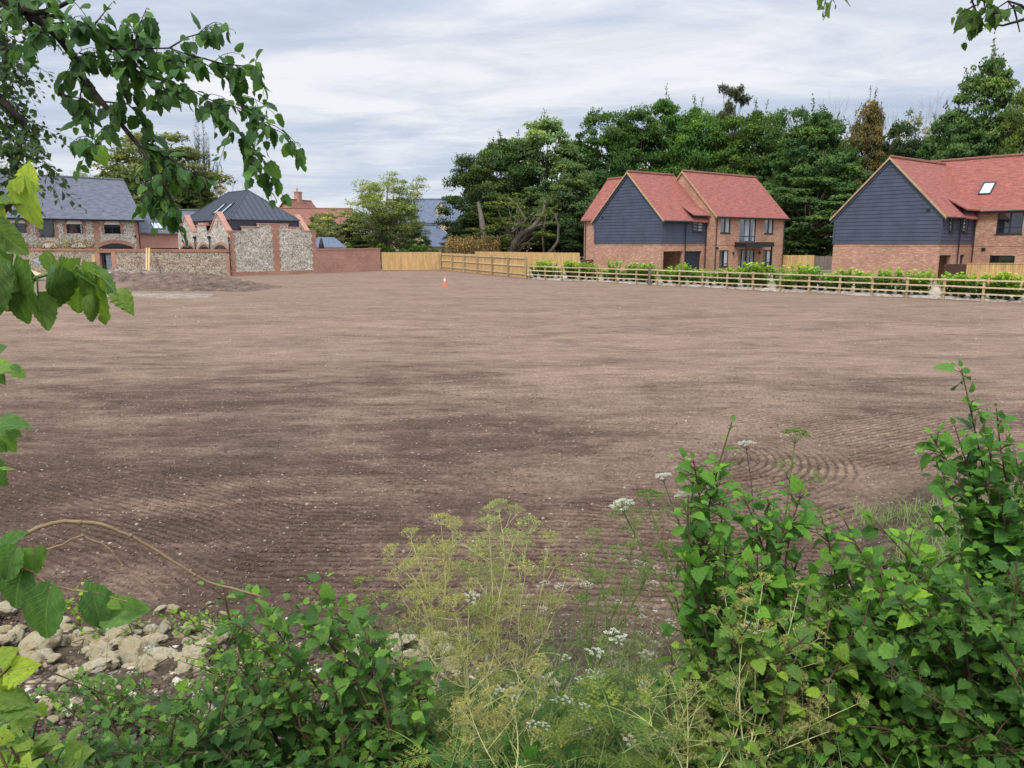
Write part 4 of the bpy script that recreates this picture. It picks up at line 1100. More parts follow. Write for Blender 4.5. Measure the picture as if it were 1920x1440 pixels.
# traffic cone
cq = G(834, 537); cone = thing('traffic_cone', 'orange traffic cone with a pale reflective sleeve on the bare soil', 'cone', (cq.x, cq.y, tz(cq.x, cq.y))); cone.scale = (.74,.74,.80)
def ring(mb, prof, n=20):
    vs = [(r*math.cos(2*PI*k/n), r*math.sin(2*PI*k/n), z) for r, z in prof for k in range(n)]
    mb.add(vs, [(i*n+k, i*n+(k+1) % n, (i+1)*n+(k+1) % n, (i+1)*n+k) for i in range(len(prof)-1) for k in range(n)])
mb = MB(); ring(mb, [(.155, .04), (.118, .30), (.1, .42)]); ring(mb, [(.07, .64), (.035, .82), (.03, .83), (0, .83)]); mb.build('cone_body', m_orange, cone)
mb = MB(); mb.box(-.22, .22, -.22, .22, 0, .045); mb.build('base', m_orange, cone)
mb = MB(); ring(mb, [(.103, .42), (.073, .64)]); mb.build('sleeve', m_sleeve, cone)

# debris by the gate, mostly behind leaves
q = P(40, 505, 58)
for lab, (pa, pb), mt in (('grey sheet leaning in the builders rubbish heap at the far left', ((60, 488), (92, 503)), m_grey), ('pale board lying across the rubbish heap below the gate', ((110, 505), (160, 512)), m_timber), ('short timber offcut on the rubbish heap at the far left', ((20, 500), (70, 516)), m_wood_rail)):
    a = P(*pa, 58); b = P(*pb, 57); mb = MB(); u_ = (b-a).normalized(); w_ = Vector((0, .5, .12))
    mb.slab([a, b, b+w_, a+w_], (0,0,.06)); tag(mb.build('scrap_board', mt), lab, 'board', 'scrap boards in the rubbish heap')
q = P(6, 528, 50); mb = MB(); mb.add([(q.x-.5, q.y-.3, .0), (q.x+.5, q.y-.3, .0), (q.x+.5, q.y+.3, .0), (q.x-.5, q.y+.3, .0), (q.x-.62, q.y-.4, .55), (q.x+.62, q.y-.4, .55), (q.x+.62, q.y+.4, .55), (q.x-.62, q.y+.4, .55)], [(0,1,5,4),(1,2,6,5),(2,3,7,6),(3,0,4,7),(0,3,2,1)]); mb.add([(q.x-.5, q.y-.3, .42), (q.x+.5, q.y-.3, .42), (q.x+.5, q.y+.3, .42), (q.x-.5, q.y+.3, .42)], [(0,1,2,3)])
tag(mb.build('plastic_tub', m_yellow), 'yellow tub standing at the far left edge of the field', 'tub')
heap('rubbish_mound', (-31.5, 59.5), 5.5, 3.2, .9, .1, M_heap('rubble mound', (.10,.075,.06), (.26,.20,.16), (.50,.43,.36)), 44, 1.5, 80)

# parasol and blue canopy roof behind the brick wall
par_ = thing('parasol', 'closed black parasol standing behind the brick garden wall', 'parasol', (P(603, 470, 79).x, 79, 0))
mb = MB(); ring(mb, [(.05, 1.5), (.34, 1.7), (.25, 2.6), (.07, 3.25), (0, 3.3)], 10); mb.build('canopy', m_black, par_)
mb = MB(); mb.tube([(0,0,0), (0,0,1.7)], .04, 6); mb.build('pole', m_black, par_)
pg = thing('garden_pavilion', 'low slate-roofed garden pavilion just showing above the brick wall', 'pavilion', (P(606, 470, 84).x, 84, 0), .2)
mb = MB(); mb.slab([(-1.6, -2, 2.35), (2.5, -2, 2.35), (1.2, 0, 3.4), (-.5, 0, 3.4)], (0,0,.12)); mb.slab([(2.5, -2, 2.35), (2.5, 2, 2.35), (1.2, 0, 3.4)], (0,0,.12)); mb.slab([(2.5, 2, 2.35), (-1.6, 2, 2.35), (-.5, 0, 3.4), (1.2, 0, 3.4)], (0,0,.12)); mb.slab([(-1.6, 2, 2.35), (-1.6, -2, 2.35), (-.5, 0, 3.4)], (0,0,.12)); mb.build('roof', m_slate_far, pg)
for a_, b_ in ((-1.4,-1.8),(2.3,-1.8),(2.3,1.8),(-1.4,1.8)): mb = MB(); mb.box(a_-.07, a_+.07, b_-.07, b_+.07, 0, 2.3); mb.build('post', m_black, pg)

# ------------------------------------------------------------------ houses beyond
def simple_house(name, label, cat, c, ang, L_, Wd, ez, rz, mw, mr, wins=(), chim=None, dorm=(), group=None):
    t_ = thing(name, label, cat, (c[0], c[1], 0), ang, group)
    mb = MB(); wall(mb, XM(0), 0, L_, 0, ez, [(a, b, z0, z1) for a, b, z0, z1 in wins]); wall(mb, XM(Wd, -1), 0, L_, 0, ez)
    for xx in (0, L_):
        wall(mb, YM(xx, 1 if xx == 0 else -1), 0, Wd, 0, ez); mb.add([(xx, 0, ez), (xx, Wd, ez), (xx, Wd/2, rz-.1)], [(0,1,2)])
    mb.build('wall', mw, t_)
    mb = MB(); gable_roof_x(mb, -.3, L_+.3, 0, Wd, ez, rz, o=.3); rf = mb.build('roof', mr, t_)
    mb = MB(); ridge_caps(mb, (-.3, Wd/2, rz+.02), (L_+.3, Wd/2, rz+.02), .13, .6); mb.build('ridge_tiles', mr, rf)
    mb = MB(); verge_x(mb, -.3, 0, Wd, ez, rz); verge_x(mb, L_+.36, 0, Wd, ez, rz); mb.build('verge', m_white if mw is m_cream else m_mortar, t_)
    for w_ in wins: window(t_, XM(0), *w_, cols=2, bars=(.5,))
    if chim:
        mb = MB(); cx_, cz_ = chim; mb.box(cx_-.6, cx_+.6, Wd/2-.45, Wd/2+.45, rz-1.2, cz_); mb.box(cx_-.7, cx_+.7, Wd/2-.55, Wd/2+.55, cz_+.001, cz_+.18); mb.tube([(cx_-.25, Wd/2, cz_+.18), (cx_-.25, Wd/2, cz_+.8)], .14, 8); mb.build('chimney', m_brick_red, rf)
    for dx_ in dorm:
        s_ = (rz-ez)/(Wd/2); yb = 1.0; zb = ez+s_*yb
        mb = MB(); mb.box(dx_-.75, dx_+.75, yb, yb+2.2, zb-.1, zb+1.3); mb.add([(dx_-.75, yb, zb+1.3), (dx_+.75, yb, zb+1.3), (dx_, yb, zb+2.1), (dx_-.75, yb+2.2, zb+1.3), (dx_+.75, yb+2.2, zb+1.3), (dx_, yb+2.2, zb+2.1)], [(0,1,2),(5,4,3)])
        dm = mb.build('dormer', m_cream, rf)
        mb = MB(); mb.slab([(dx_-.95, yb-.15, zb+1.12), (dx_, yb-.15, zb+2.18), (dx_, yb+3, zb+2.18), (dx_-.95, yb+3, zb+1.12)], (0,0,.1)); mb.slab([(dx_, yb-.15, zb+2.18), (dx_+.95, yb-.15, zb+1.12), (dx_+.95, yb+3, zb+1.12), (dx_, yb+3, zb+2.18)], (0,0,.1)); mb.build('dormer_roof', mr, dm)
        mb = MB(); mb.box(dx_-.45, dx_+.45, yb-.03, yb-.004, zb+.15, zb+1.2); mb.build('dormer_window', m_sky_glass, dm)
    return t_
q = P(520, 470, 128); simple_house('tiled_house', 'distant house with old red tiled roof behind the flint hall', 'house', (q.x, 128), .18, 12, 9, 5.6, 8.5, m_brick_red, m_tiles_far)
q = P(547, 470, 136); simple_house('tiled_house', 'distant brick house whose gable and tall chimney rise above red tiles', 'house', (q.x, 140), 1.25, 8, 4.2, 8.0, 10.5, m_brick_red, m_tiles_far, chim=(4.0, 11.8))
q = P(716, 470, 122); simple_house('slate_house', 'distant cream house with a long slate roof and white dormer', 'house', (q.x, 122), -.12, 15, 9, 6.1, 9.6, m_cream, m_slate_far, wins=[(11.6, 13.0, 3.2, 4.8), (9.6, 10.8, 3.2, 4.8)], dorm=(9.3, 4.0))
q = P(790, 470, 112); simple_house('slate_house', 'distant low cream annexe with slate roof under the dormered house', 'house', (q.x+1.2, 112), 1.0, 7, 8, 2.5, 5.4, m_cream, m_slate_far)
q = P(785, 440, 117); simple_house('slate_house', 'distant cream gabled wing with white verges beside the dormered house', 'house', (q.x-2.0, 120.5), -.12+PI/2*0, 4.2, 4.8, 4.2, 7.0, m_cream, m_slate_far)
# ------------------------------------------------------------------ trees beyond the field
def bez(a, b, c, n=6):
    a, b, c = Vector(a), Vector(b), Vector(c)
    return [a*(1-t)**2 + b*2*t*(1-t) + c*t*t for t in [i/(n-1) for i in range(n)]]
NOMH = 15.0
def tree_parts(seed, kind):
    """nominal tree 15 m high, crown radius 5; returns (leaf object, wood object) meshes"""
    r = np.random.default_rng(seed); rr_ = random.Random(seed)
    lv = Leaves(); wd = MB()
    if kind == 'broad': nc, nl, cr, lf, zc, Rz, Rxy, flat, inner = 150, 230, 1.12, .27, 8.3, 6.6, 4.5, .55, .35
    elif kind == 'maple': nc, nl, cr, lf, zc, Rz, Rxy, flat, inner = 180, 210, .95, .30, 7.9, 7.0, 4.6, .42, .45
    elif kind == 'airy': nc, nl, cr, lf, zc, Rz, Rxy, flat, inner = 150, 170, .95, .20, 8.6, 6.2, 4.6, .8, .15
    elif kind == 'pine': nc, nl, cr, lf, zc, Rz, Rxy, flat, inner = 60, 170, .75, .42, 10.5, 4.8, 3.9, .40, .1
    elif kind == 'weep': nc, nl, cr, lf, zc, Rz, Rxy, flat, inner = 110, 80, .5, .22, 8.6, 6.3, 3.4, 1.6, .2
    elif kind == 'sparse': nc, nl, cr, lf, zc, Rz, Rxy, flat, inner = 95, 90, .85, .26, 8.3, 6.2, 4.9, .5, .1
    k1, k2, k3 = r.uniform(0, 6, 3)
    C = []
    while len(C) < nc:
        d = unit(r.normal(0, 1, (1,3)))[0]; rad = inner + (1-inner)*r.random()**.45
        th = math.atan2(d[1], d[0])
        lob = 1 + .16*math.sin(3*th+k1+d[2]*2) + .12*math.sin(5*th+k2-d[2]*3) + .10*math.sin(d[2]*7+k3)
        if kind == 'weep' : lob *= 1.0 - .3*max(0, d[2])
        low = 1.0 if d[2] > 0 else (1.08 if kind in ('broad', 'maple') else .85)
        c = np.array([d[0]*Rxy*lob*rad*low, d[1]*Rxy*lob*rad*low, zc + d[2]*Rz*rad*(1 if d[2] > 0 else .95)*(.94+.1*math.sin(2*th+k2))])
        if c[2] < .9: continue
        C.append(c)
    for i, c in enumerate(C):
        s_ = cr*r.uniform(.55, 1.35); n_ = int(nl*r.uniform(.7, 1.2)); ct = r.normal(.02, .12)
        dd = unit(r.normal(0, 1, (n_,3))); dd[:,2] = np.where(r.random(n_) < .72, np.abs(dd[:,2]), dd[:,2])
        q = dd*(r.random(n_)**.4)[:,None]*s_*np.array([1.15, 1.15, flat*1.1]) + c
        if kind == 'weep': q[:,2] -= r.random(n_)**.7*2.4; q[:,:2] = c[:2] + (q[:,:2]-c[:2])*.55
        out = c - np.array([0,0,zc]); out = out/np.linalg.norm(out)
        nr_ = dd*.7 + np.array([0,0,.75]) + out*.35 + r.normal(0, .38, (n_,3))
        hang = r.normal(0, 1, (n_,3)) + np.array([0,0,-.5])
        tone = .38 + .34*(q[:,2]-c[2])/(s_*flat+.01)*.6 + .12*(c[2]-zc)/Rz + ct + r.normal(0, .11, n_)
        tpl = 'narrow' if kind in ('pine', 'weep') else 'diamond'
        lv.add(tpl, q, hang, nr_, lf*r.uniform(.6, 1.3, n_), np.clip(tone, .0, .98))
        # whippy ends that break the outline
        if r.random() < .28 and kind != 'pine':
            m_ = 26; L_ = r.uniform(.4, 1.0)*(1.0 if kind != 'weep' else .5); dv = out*.7 + np.array([r.normal(0,.3), r.normal(0,.3), .55]); tt = r.random(m_)
            q = c + out*s_*.6 + dv*(tt*L_)[:,None] + r.normal(0, .10, (m_,3))
            lv.add(tpl, q, r.normal(0,1,(m_,3)), r.normal(0,1,(m_,3))+np.array([0,0,1]), lf*.75, np.clip(.55+r.normal(0,.1,m_), 0, 1))
            wd.tube([c, c+out*s_*.6+dv*L_], [.03, .01], 3, cap=False)
    th_ = NOMH*(.45 if kind != 'pine' else .85)
    tr = [(0,0,-.3), (r.normal(0,.12), r.normal(0,.12), th_*.35), (r.normal(0,.3), r.normal(0,.3), th_*.7), (r.normal(0,.4), r.normal(0,.4), th_)]
    wd.tube(tr, [.42, .32, .26, .16], 9)
    for c in C[::2 if kind in ('airy', 'sparse', 'pine') else 3]:
        t = r.uniform(.3, 1); k = t*(len(tr)-1); i = min(int(k), len(tr)-2); st = Vector(tr[i]).lerp(Vector(tr[i+1]), k-i)
        mid = st.lerp(Vector(c), .5) + Vector((r.normal(0,.3), r.normal(0,.3), .5))
        wd.tube(bez(st, mid, c, 5), [.13, .10, .07, .045, .02], 5, cap=False)
    return lv, wd
PROTO = {}
def proto(key, seed, kind):
    lv, wd = tree_parts(seed, kind)
    root = bpy.data.objects.new('tree', None); col.objects.link(root); root.empty_display_size = .3
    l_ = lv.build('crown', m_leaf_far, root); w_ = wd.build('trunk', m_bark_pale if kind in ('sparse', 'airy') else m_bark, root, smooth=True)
    PROTO[key] = [root, (l_, w_), False]
for key, seed, kind in (('b1', 1, 'broad'), ('b2', 2, 'broad'), ('b3', 3, 'broad'), ('m1', 4, 'maple'), ('m2', 5, 'maple'), ('a1', 6, 'airy'), ('s1', 7, 'sparse'), ('p1', 8, 'pine'), ('w1', 9, 'weep')):
    proto(key, seed, kind)
def place_tree(key, px, ytop, wpx, Y, label, color, cat='tree', name=None, group=None, z0=0.0, rz=None):
    root, kids, used = PROTO[key]
    if not used: PROTO[key][2] = True; o = root; ks = kids
    else:
        o = root.copy(); col.objects.link(o); ks = []
        for ch in kids: d = ch.copy(); col.objects.link(d); d.parent = o; ks.append(d)
    o.name = name or {'p': 'pine_tree', 'm': 'maple_tree', 'w': 'birch_tree'}.get(key[0], 'broadleaf_tree')
    top = P(px, ytop, Y); w_ = wpx/1465*Y
    o.location = (top.x, Y, z0-.1); o.rotation_euler = (0,0, random.uniform(0, 6.28) if rz is None else rz)
    o.scale = (w_/9.6, w_/9.6, (top.z-z0)/NOMH/.99)
    vv = random.uniform(.95, 1.25)
    for k_ in ks: k_.color = (color[0]*.93*vv, color[1]*.88*vv, color[2]*.98*vv, 1)
    tag(o, label, cat, group); return o
DG = (.046,.100,.026); MG = (.060,.130,.030); LG = (.095,.150,.045); YG = (.135,.155,.055); BG = (.055,.105,.055); BR = (.085,.085,.042); DK = (.028,.052,.022); PN = (.040,.055,.035)
T = [
 # left
 ('b2', 282, 248, 215, 112, 'yellow-green tree rising behind the ridge of the slate barn', YG),
 ('w1', 374, 216, 100, 116, 'tall weeping birch with dark trailing twigs behind the yellow-green tree', (.075,.095,.05)),
 ('b1', 215, 300, 60, 118, 'dark small conifer at the left shoulder of the yellow-green tree', DK),
 ('a1', 150, 311, 110, 150, 'pale distant tree just showing over the barn ridge', (.16,.20,.11)),
 ('a1', 5, 308, 90, 150, 'pale distant tree over the barn ridge at the far left edge', (.17,.22,.09)),
 ('b3', 335, 345, 130, 108, 'dark tree behind the link building, left of the metal roof', (.05,.075,.03)),
 ('s1', 404, 318, 70, 122, 'thin young tree between the weeping birch and metal roof', (.12,.14,.07)),
 # centre
 ('s1', 632, 384, 125, 95, 'small spreading tree with pale limbs behind the brick garden wall', (.17,.19,.075)),
 ('b1', 600, 395, 70, 104, 'bushy tree between the red tiled house and the pale limbed tree', (.09,.13,.045)),
 ('b3', 672, 398, 110, 98, 'dark bushy tree at the left foot of the round airy tree', (.045,.075,.028)),
 ('a1', 725, 318, 152, 90, 'round airy tree standing alone behind the wooden fence', (.115,.175,.065)),
 ('b2', 770, 402, 62, 100, 'small dull green tree in front of the cream houses', (.09,.125,.05)),
 # group left of the first house
 ('b1', 898, 282, 132, 93, 'dark ivy-clad tree at the left end of the tall group', (.036,.072,.028)),
 ('b3', 945, 250, 145, 97, 'tall dark tree behind the twisted tree', (.042,.082,.030)),
 ('m2', 1022, 224, 175, 100, 'tall grey-green willow-like tree left of the middle house', (.095,.155,.075)),
 ('b2', 1065, 300, 130, 92, 'bushy grey-green tree close against the middle house', (.065,.112,.048)),
 ('s1', 965, 352, 165, 86, 'twisted tree with yellowing crown over the wooden fence', (.095,.125,.034)),
 ('b1', 905, 380, 110, 90, 'low dark tree below the ivy-clad tree', (.030,.058,.024)),
 ('b3', 1000, 385, 130, 93, 'low dark thicket tree behind the twisted trunks', (.026,.050,.022)),
 ('b2', 1070, 400, 100, 90, 'low dark green tree at the left wall of the middle house', (.030,.058,.024)),
 # wood behind the houses
 ('b2', 1125, 206, 130, 102, 'beech at the left end of the wood, behind the middle house gable', DG),
 ('b1', 1190, 190, 140, 106, 'dark beech above the left roof of the middle house', DG),
 ('m2', 1248, 184, 120, 110, 'dense green beech above the navy gable', MG),
 ('b3', 1305, 190, 130, 104, 'bright-tipped beech above the middle house ridge', MG),
 ('p1', 1374, 146, 95, 112, 'dark pine standing above the rest of the wood', PN),
 ('b1', 1362, 208, 130, 102, 'spreading dark tree below the pine', DG),
 ('b3', 1422, 196, 125, 104, 'dark beech right of the pine', DG),
 ('b2', 1478, 203, 120, 108, 'dark tree behind the right end of the middle house', DG),
 ('b1', 1535, 205, 110, 110, 'tree topping the gap between the two brick houses', (.045,.088,.032)),
 ('m1', 1535, 212, 168, 90, 'tall maple between the two brick houses', (.050,.100,.034)),
 ('m2', 1535, 330, 195, 84, 'broad pale-tipped maple with foliage to the ground between the brick houses', (.052,.108,.042)),
 ('b3', 1640, 176, 90, 98, 'browning conifer above the right-hand navy gable', BR),
 ('b2', 1690, 228, 105, 96, 'blackish conifer right of the browning conifer', DK),
 ('s1', 1716, 190, 110, 104, 'half-bare tree with thin grey twigs above the right-hand roof', (.10,.12,.06)),
 ('a1', 1752, 238, 100, 100, 'thin light green tree with sky gaps above the right-hand roof', (.095,.15,.05)),
 ('b1', 1800, 205, 125, 92, 'rounded mid-green tree above the rooflight', MG),
 ('m1', 1862, 112, 165, 86, 'tallest maple at the right edge of the wood', (.065,.118,.045)),
 ('b2', 1935, 160, 120, 80, 'dark green tree cut by the right edge', (.06,.10,.028)),
 ('m2', 1830, 245, 150, 84, 'broad maple just behind the right-hand roof', (.055,.105,.040)),
]
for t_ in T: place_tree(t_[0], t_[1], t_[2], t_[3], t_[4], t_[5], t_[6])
# dark understorey bushes
U = [(1100, 395, 90, 88), (1180, 350, 150, 96), (1300, 330, 150, 100), (1420, 340, 140, 98), (1490, 400, 110, 88), (1600, 420, 90, 86), (1660, 330, 130, 94), (1760, 300, 150, 95), (1880, 300, 160, 92), (860, 425, 60, 92), (300, 385, 140, 104), (690, 440, 90, 94), (780, 448, 60, 96)]
lab = ['beside the middle house gable', 'behind the left roof of the middle house', 'behind the middle house ridge', 'behind the right end of the middle house', 'right of the middle house', 'beside the right-hand navy gable', 'behind the right-hand navy gable', 'behind the right-hand ridge', 'behind the rooflight roof', 'at the left foot of the ivy-clad tree', 'behind the link building roof', 'at the foot of the round airy tree', 'in front of the cream houses']
for (px, yt, w_, Y), l_ in zip(U, lab): place_tree(random.choice(['b1', 'b2', 'b3']), px, yt, w_, Y, 'dark understorey bush ' + l_, DK if px > 850 else (.05,.08,.03), 'bush', 'understorey_bush')

# twisted trunks of the two trees over the fence
m_bark_mid = M_bark('grey bark', (.06,.05,.04), (.19,.165,.13))
def crooked(name, label, polys, mt, Y):
    mt = m_bark_mid
    mb = MB()
    for pts, r0, r1 in polys:
        p_ = [P(a, b, Y+dy) for a, b, dy in pts]; n_ = len(p_)
        mb.tube(p_, [r0+(r1-r0)*i/(n_-1) for i in range(n_)], 8)
    o = mb.build(name, mt, smooth=True); return tag(o, label, 'tree')
crooked('leaning_tree', 'old pale leaning trunk forking low over the wooden fence', [
  ([(948, 492, 0), (960, 462, 0), (975, 440, 0), (1000, 425, .3), (1018, 402, .6), (1022, 375, .8)], .42, .12),
  ([(975, 440, 0), (985, 410, .5), (970, 385, .8), (955, 372, 1)], .16, .06), ([(1000, 425, .3), (1030, 418, 0), (1045, 400, 0)], .12, .05)], m_bark_pale, 84.5)
crooked('ivy_trunk', 'thick upright pale trunk rising behind the twiggy hedge', [([(914, 492, 0), (911, 455, 0), (906, 430, .5), (902, 405, 1.5), (897, 380, 3)], .5, .2), ([(911, 455, 0), (938, 440, 0), (942, 470, -.2)], .14, .12)], m_bark_pale, 85.5)
crooked('leaning_tree', 'thin bent trunk near the left corner of the middle house', [([(1015, 488, 0), (1035, 468, 0), (1046, 452, 0), (1047, 425, 0), (1040, 400, .5)], .2, .09), ([(1020, 480, 0), (1017, 440, 0), (1024, 405, 0)], .12, .06)], m_bark_pale, 85)
# bare trees
def bare(px, yt, Y, label, seed, wf=.5):
    r = random.Random(seed); mb = MB(); base = P(px, 480, Y); base.z = 0; top = P(px, yt, Y).z
    def grow(p, d, L_, rad, lvl):
        e = p + d*L_; mb.tube([p, p.lerp(e, .5)+Vector((r.gauss(0,.05), r.gauss(0,.05), 0))*L_, e], [rad, rad*.8, rad*.55], 4 if lvl else 6, cap=False)
        if lvl < 5:
            for k in range(3 if lvl else 4):
                dd = (d + Vector((r.gauss(0,wf), r.gauss(0,wf), r.gauss(.12,.2)))).normalized(); grow(e, dd, L_*r.uniform(.6,.85), rad*.52, lvl+1)
    grow(base, Vector((0,0,1)), top*.30, .17, 0); o = mb.build('bare_tree', m_bark_pale); return tag(o, label, 'tree')
bare(440, 330, 122, 'leafless grey tree between the birch and the metal roof', 3)
bare(1705, 188, 104, 'leafless twigs of a dead tree above the right-hand house', 5, .4)
bare(1515, 196, 108, 'dead twigs standing above the wood between the houses', 8, .35)
# scruffy hedge of dead twigs over the fence corner
hg = thing('twiggy_hedge', 'scruffy brown-green twiggy hedge behind the corner of the wooden fences', 'hedge'); lv = Leaves(); mb = MB()
for k in range(240):
    px = random.uniform(835, 938); Y = random.uniform(82.8, 84.5); b_ = P(px, 480, Y); b_.z = 1.0; t_ = P(px+random.uniform(-6, 6), random.uniform(441, 456), Y); mb.tube([b_, b_.lerp(t_, .5)+Vector((random.gauss(0,.1),0,0)), t_], [.03, .02, .01], 3, cap=False)
    n_ = 22; q = np.array([b_.lerp(t_, t) for t in np.random.default_rng(k).random(n_)]) + rng.normal(0, .12, (n_,3)); lv.add('diamond', q, rng.normal(0,1,(n_,3)), rng.normal(0,1,(n_,3)), .16, rng.random(n_))
lv.build('foliage', m_leaf_far, hg, (.17,.15,.085)); mb.build('stems', m_twig_tan, hg)
# strip of plants at house fronts and hedge far behind the central fence
hg = thing('garden_hedge', 'low dark hedge line behind the plain fence in the centre', 'hedge'); lv = Leaves(); n_ = 9000
px = rng.uniform(640, 850, n_); Yh = rng.uniform(86, 89, n_); zz = rng.random(n_)**.6*(2.25+.35*np.sin(px*.09)+.2*np.sin(px*.31))
q = np.stack([(px-960)/1465*Yh, Yh, zz], 1); lv.add('diamond', q, rng.normal(0,1,(n_,3)), rng.normal(0,1,(n_,3))+np.array([0,-.3,.8]), .24, np.clip(.15+.5*(zz/2.6)**2+rng.normal(0,.12,n_),0,1)); lv.build('foliage', m_leaf_far, hg, (.055,.095,.03))
mb = MB()
for k in range(30): a = P(random.uniform(645, 845), 480, 87.5); mb.tube([(a.x, a.y, 0), (a.x+random.gauss(0,.2), a.y, 1.6)], [.04, .02], 4)
mb.build('stems', m_bark, hg)
# ------------------------------------------------------------------ foreground: shrubs
def path_pts(pts, Y0, Y1=None, zig=0.0):
    n = len(pts); Y1 = Y0 if Y1 is None else Y1
    return [P(a, b, Y0+(Y1-Y0)*i/max(1, n-1)+random.gauss(0, zig)) for i, (a, b) in enumerate(pts)]
def along(pts, t):
    L_ = [0]
    for i in range(1, len(pts)): L_.append(L_[-1]+(pts[i]-pts[i-1]).length)
    s = t*L_[-1]
    for i in range(1, len(pts)):
        if s <= L_[i] or i == len(pts)-1:
            f = (s-L_[i-1])/max(1e-9, L_[i]-L_[i-1]); return pts[i-1].lerp(pts[i], f), (pts[i]-pts[i-1]).normalized()
def dress(lv, wood, pts, size, step, tpls, r, tone=.45, up=.6, petiole=.35, hang=0.0, jitter=.25, tgain=.25):
    """alternate leaves along a shoot, each on a short petiole"""
    L_ = sum((pts[i+1]-pts[i]).length for i in range(len(pts)-1)); n = max(2, int(L_/step)); a0 = r.uniform(0, 6)
    for i in range(n+1):
        t = min(1, .08+.92*i/n); p, d = along(pts, t)
        side = d.cross(Vector((0,0,1)));
        side = side.normalized() if side.length > .05 else Vector((math.cos(a0), math.sin(a0), 0))
        w_ = a0 + i*2.4
        o = side*math.cos(w_) + d.cross(side)*math.sin(w_)
        g = (o*.8 + d*.55 + Vector((0,0,-hang)) + Vector((r.gauss(0,jitter), r.gauss(0,jitter), r.gauss(0,jitter)))).normalized()
        if i == n: g = (d + Vector((0,0,-hang*.6))).normalized()
        s_ = size*r.uniform(.48, 1.15)*(1-.5*t**3)
        q = p + g*s_*petiole
        wood.tube([p, q], [s_*.022, s_*.016], 3, cap=False)
        nr_ = Vector((r.gauss(0,.45), r.gauss(-.25,.45), up+.3)) + o*.3
        tn = tone + tgain*(t**2) + r.gauss(0, .17)
        lv.add(r.choice(tpls), [q], [tuple(g)], [tuple(nr_)], [s_], [min(.90, max(0.02, tn)) if r.random() > .02 else .99])
def shrub(name, label, cat, base, tips, size, tpls, color, Yr=(2.7, 3.1), side=7, slen=(.10, .28), step=.04, seed=1, tone=.42, up=.7, hang=0.1, rad=.006, group=None, wood=None, bow=.12, cover=(.15, 1)):
    tone += .05
    r = random.Random(seed); lv = Leaves(); wd = MB()
    b0 = Vector(base); t_ = thing(name, label, cat, (0,0,0), 0, group)
    for tp in tips:
        px, py = tp[0], tp[1]; Y = tp[2] if len(tp) > 2 else r.uniform(*Yr)
        T_ = P(px, py, Y); B_ = b0 + Vector((r.gauss(0,.16), r.gauss(0,.10), 0)); B_.z = tz(B_.x, B_.y) - .03
        M_ = B_.lerp(T_, .5) + Vector((r.gauss(0,bow), r.gauss(0,bow*.6), bow*.8)); st = bez(B_, M_, T_, 9)
        Ls = sum((st[i+1]-st[i]).length for i in range(8))
        wd.tube(st, [rad*(1-.8*i/8)+.0012 for i in range(9)], 5, cap=False)
        dress(lv, wd, [along(st, .55+.45*k/5)[0] for k in range(6)], size, step*1.1, tpls, r, tone+.05, up, hang=hang)
        nsd = int(side*1.7*max(.4, Ls/.8))
        for k in range(nsd):
            t = r.uniform(*cover); p, d = along(st, min(.97, t)); L_ = r.uniform(*slen)*(1.15-.75*t)
            dv = (Vector((r.gauss(0,1), r.gauss(0,1), r.gauss(.15,.45))).normalized()*.9 + d*.55).normalized()
            e = p + dv*L_; m_ = p.lerp(e, .5)+Vector((0,0,.02)); sh = bez(p, m_, e, 4)
            wd.tube(sh, [.0028, .0022, .0016, .001], 4, cap=False)
            dress(lv, wd, sh, size, step, tpls, r, tone-.06+.12*t, up, hang=hang)
    lv.build('foliage', m_leaf, t_, color); wd.build('stems', wood or m_twig, t_, smooth=True)
    return t_
GR = (.062,.165,.028); GD = (.050,.138,.030); GY = (.10,.17,.035)
EL = ['ovate', 'ovate2', 'round']; HW = ['lobed', 'ovate', 'round']
def cloud(x0, x1, y0f, y1, n, seed):
    r = random.Random(seed); out = []
    for _ in range(n):
        x = r.uniform(x0, x1); yt = y0f(x); out.append((x, yt + (y1-yt)*r.random()**1.3))
    return out
# right-hand thicket
shrub('hazel_shrub', 'leafy green shrub with one tall shoot, left part of the right-hand thicket', 'shrub', (1.05, 2.75, 0),
      [(1372, 792), (1300, 862), (1345, 905), (1290, 930), (1395, 930), (1440, 935), (1500, 930), (1480, 985), (1540, 968), (1350, 1010), (1420, 1040), (1330, 1090), (1400, 1100), (1470, 1110), (1530, 1080), (1370, 1180), (1450, 1190), (1310, 1150)],
      .072, EL, GR, (2.7, 3.15), 8, seed=11, tone=.42)
shrub('elm_sucker', 'long reddish stem leaning left with broad toothed leaves, middle of the thicket', 'shrub', (1.95, 2.5, 0),
      [(1583, 975, 2.8), (1640, 975, 2.9), (1690, 1010, 2.7), (1570, 1050), (1620, 1090), (1700, 1090), (1560, 1130), (1650, 1160), (1590, 1200)],
      .078, EL, GR, (2.5, 2.9), 6, seed=12, tone=.38)
shrub('elm_shrub', 'tall leafy shoot reaching highest at the right edge', 'shrub', (2.35, 2.9, 0),
      [(1803, 692, 3.1), (1868, 765, 3.1), (1845, 800, 3.0), (1790, 800, 3.1), (1745, 815, 3.1), (1905, 860), (1765, 905, 3.0), (1800, 930), (1850, 900), (1900, 930), (1740, 960), (1820, 1000), (1880, 1010), (1780, 1040)],
      .075, EL, GR, (2.8, 3.2), 9, slen=(.08, .22), step=.035, seed=13, tone=.40, bow=.08)
shrub('bramble_thicket', 'dense dark green leaf mass in the bottom right corner', 'shrub', (2.0, 2.35, 0),
      cloud(1560, 1960, lambda x: 1110 + (1700-x)*.15, 1440, 46, 3), .066, HW+['ovate2'], GD, (2.2, 2.8), 9, seed=14, tone=.30, up=.8)
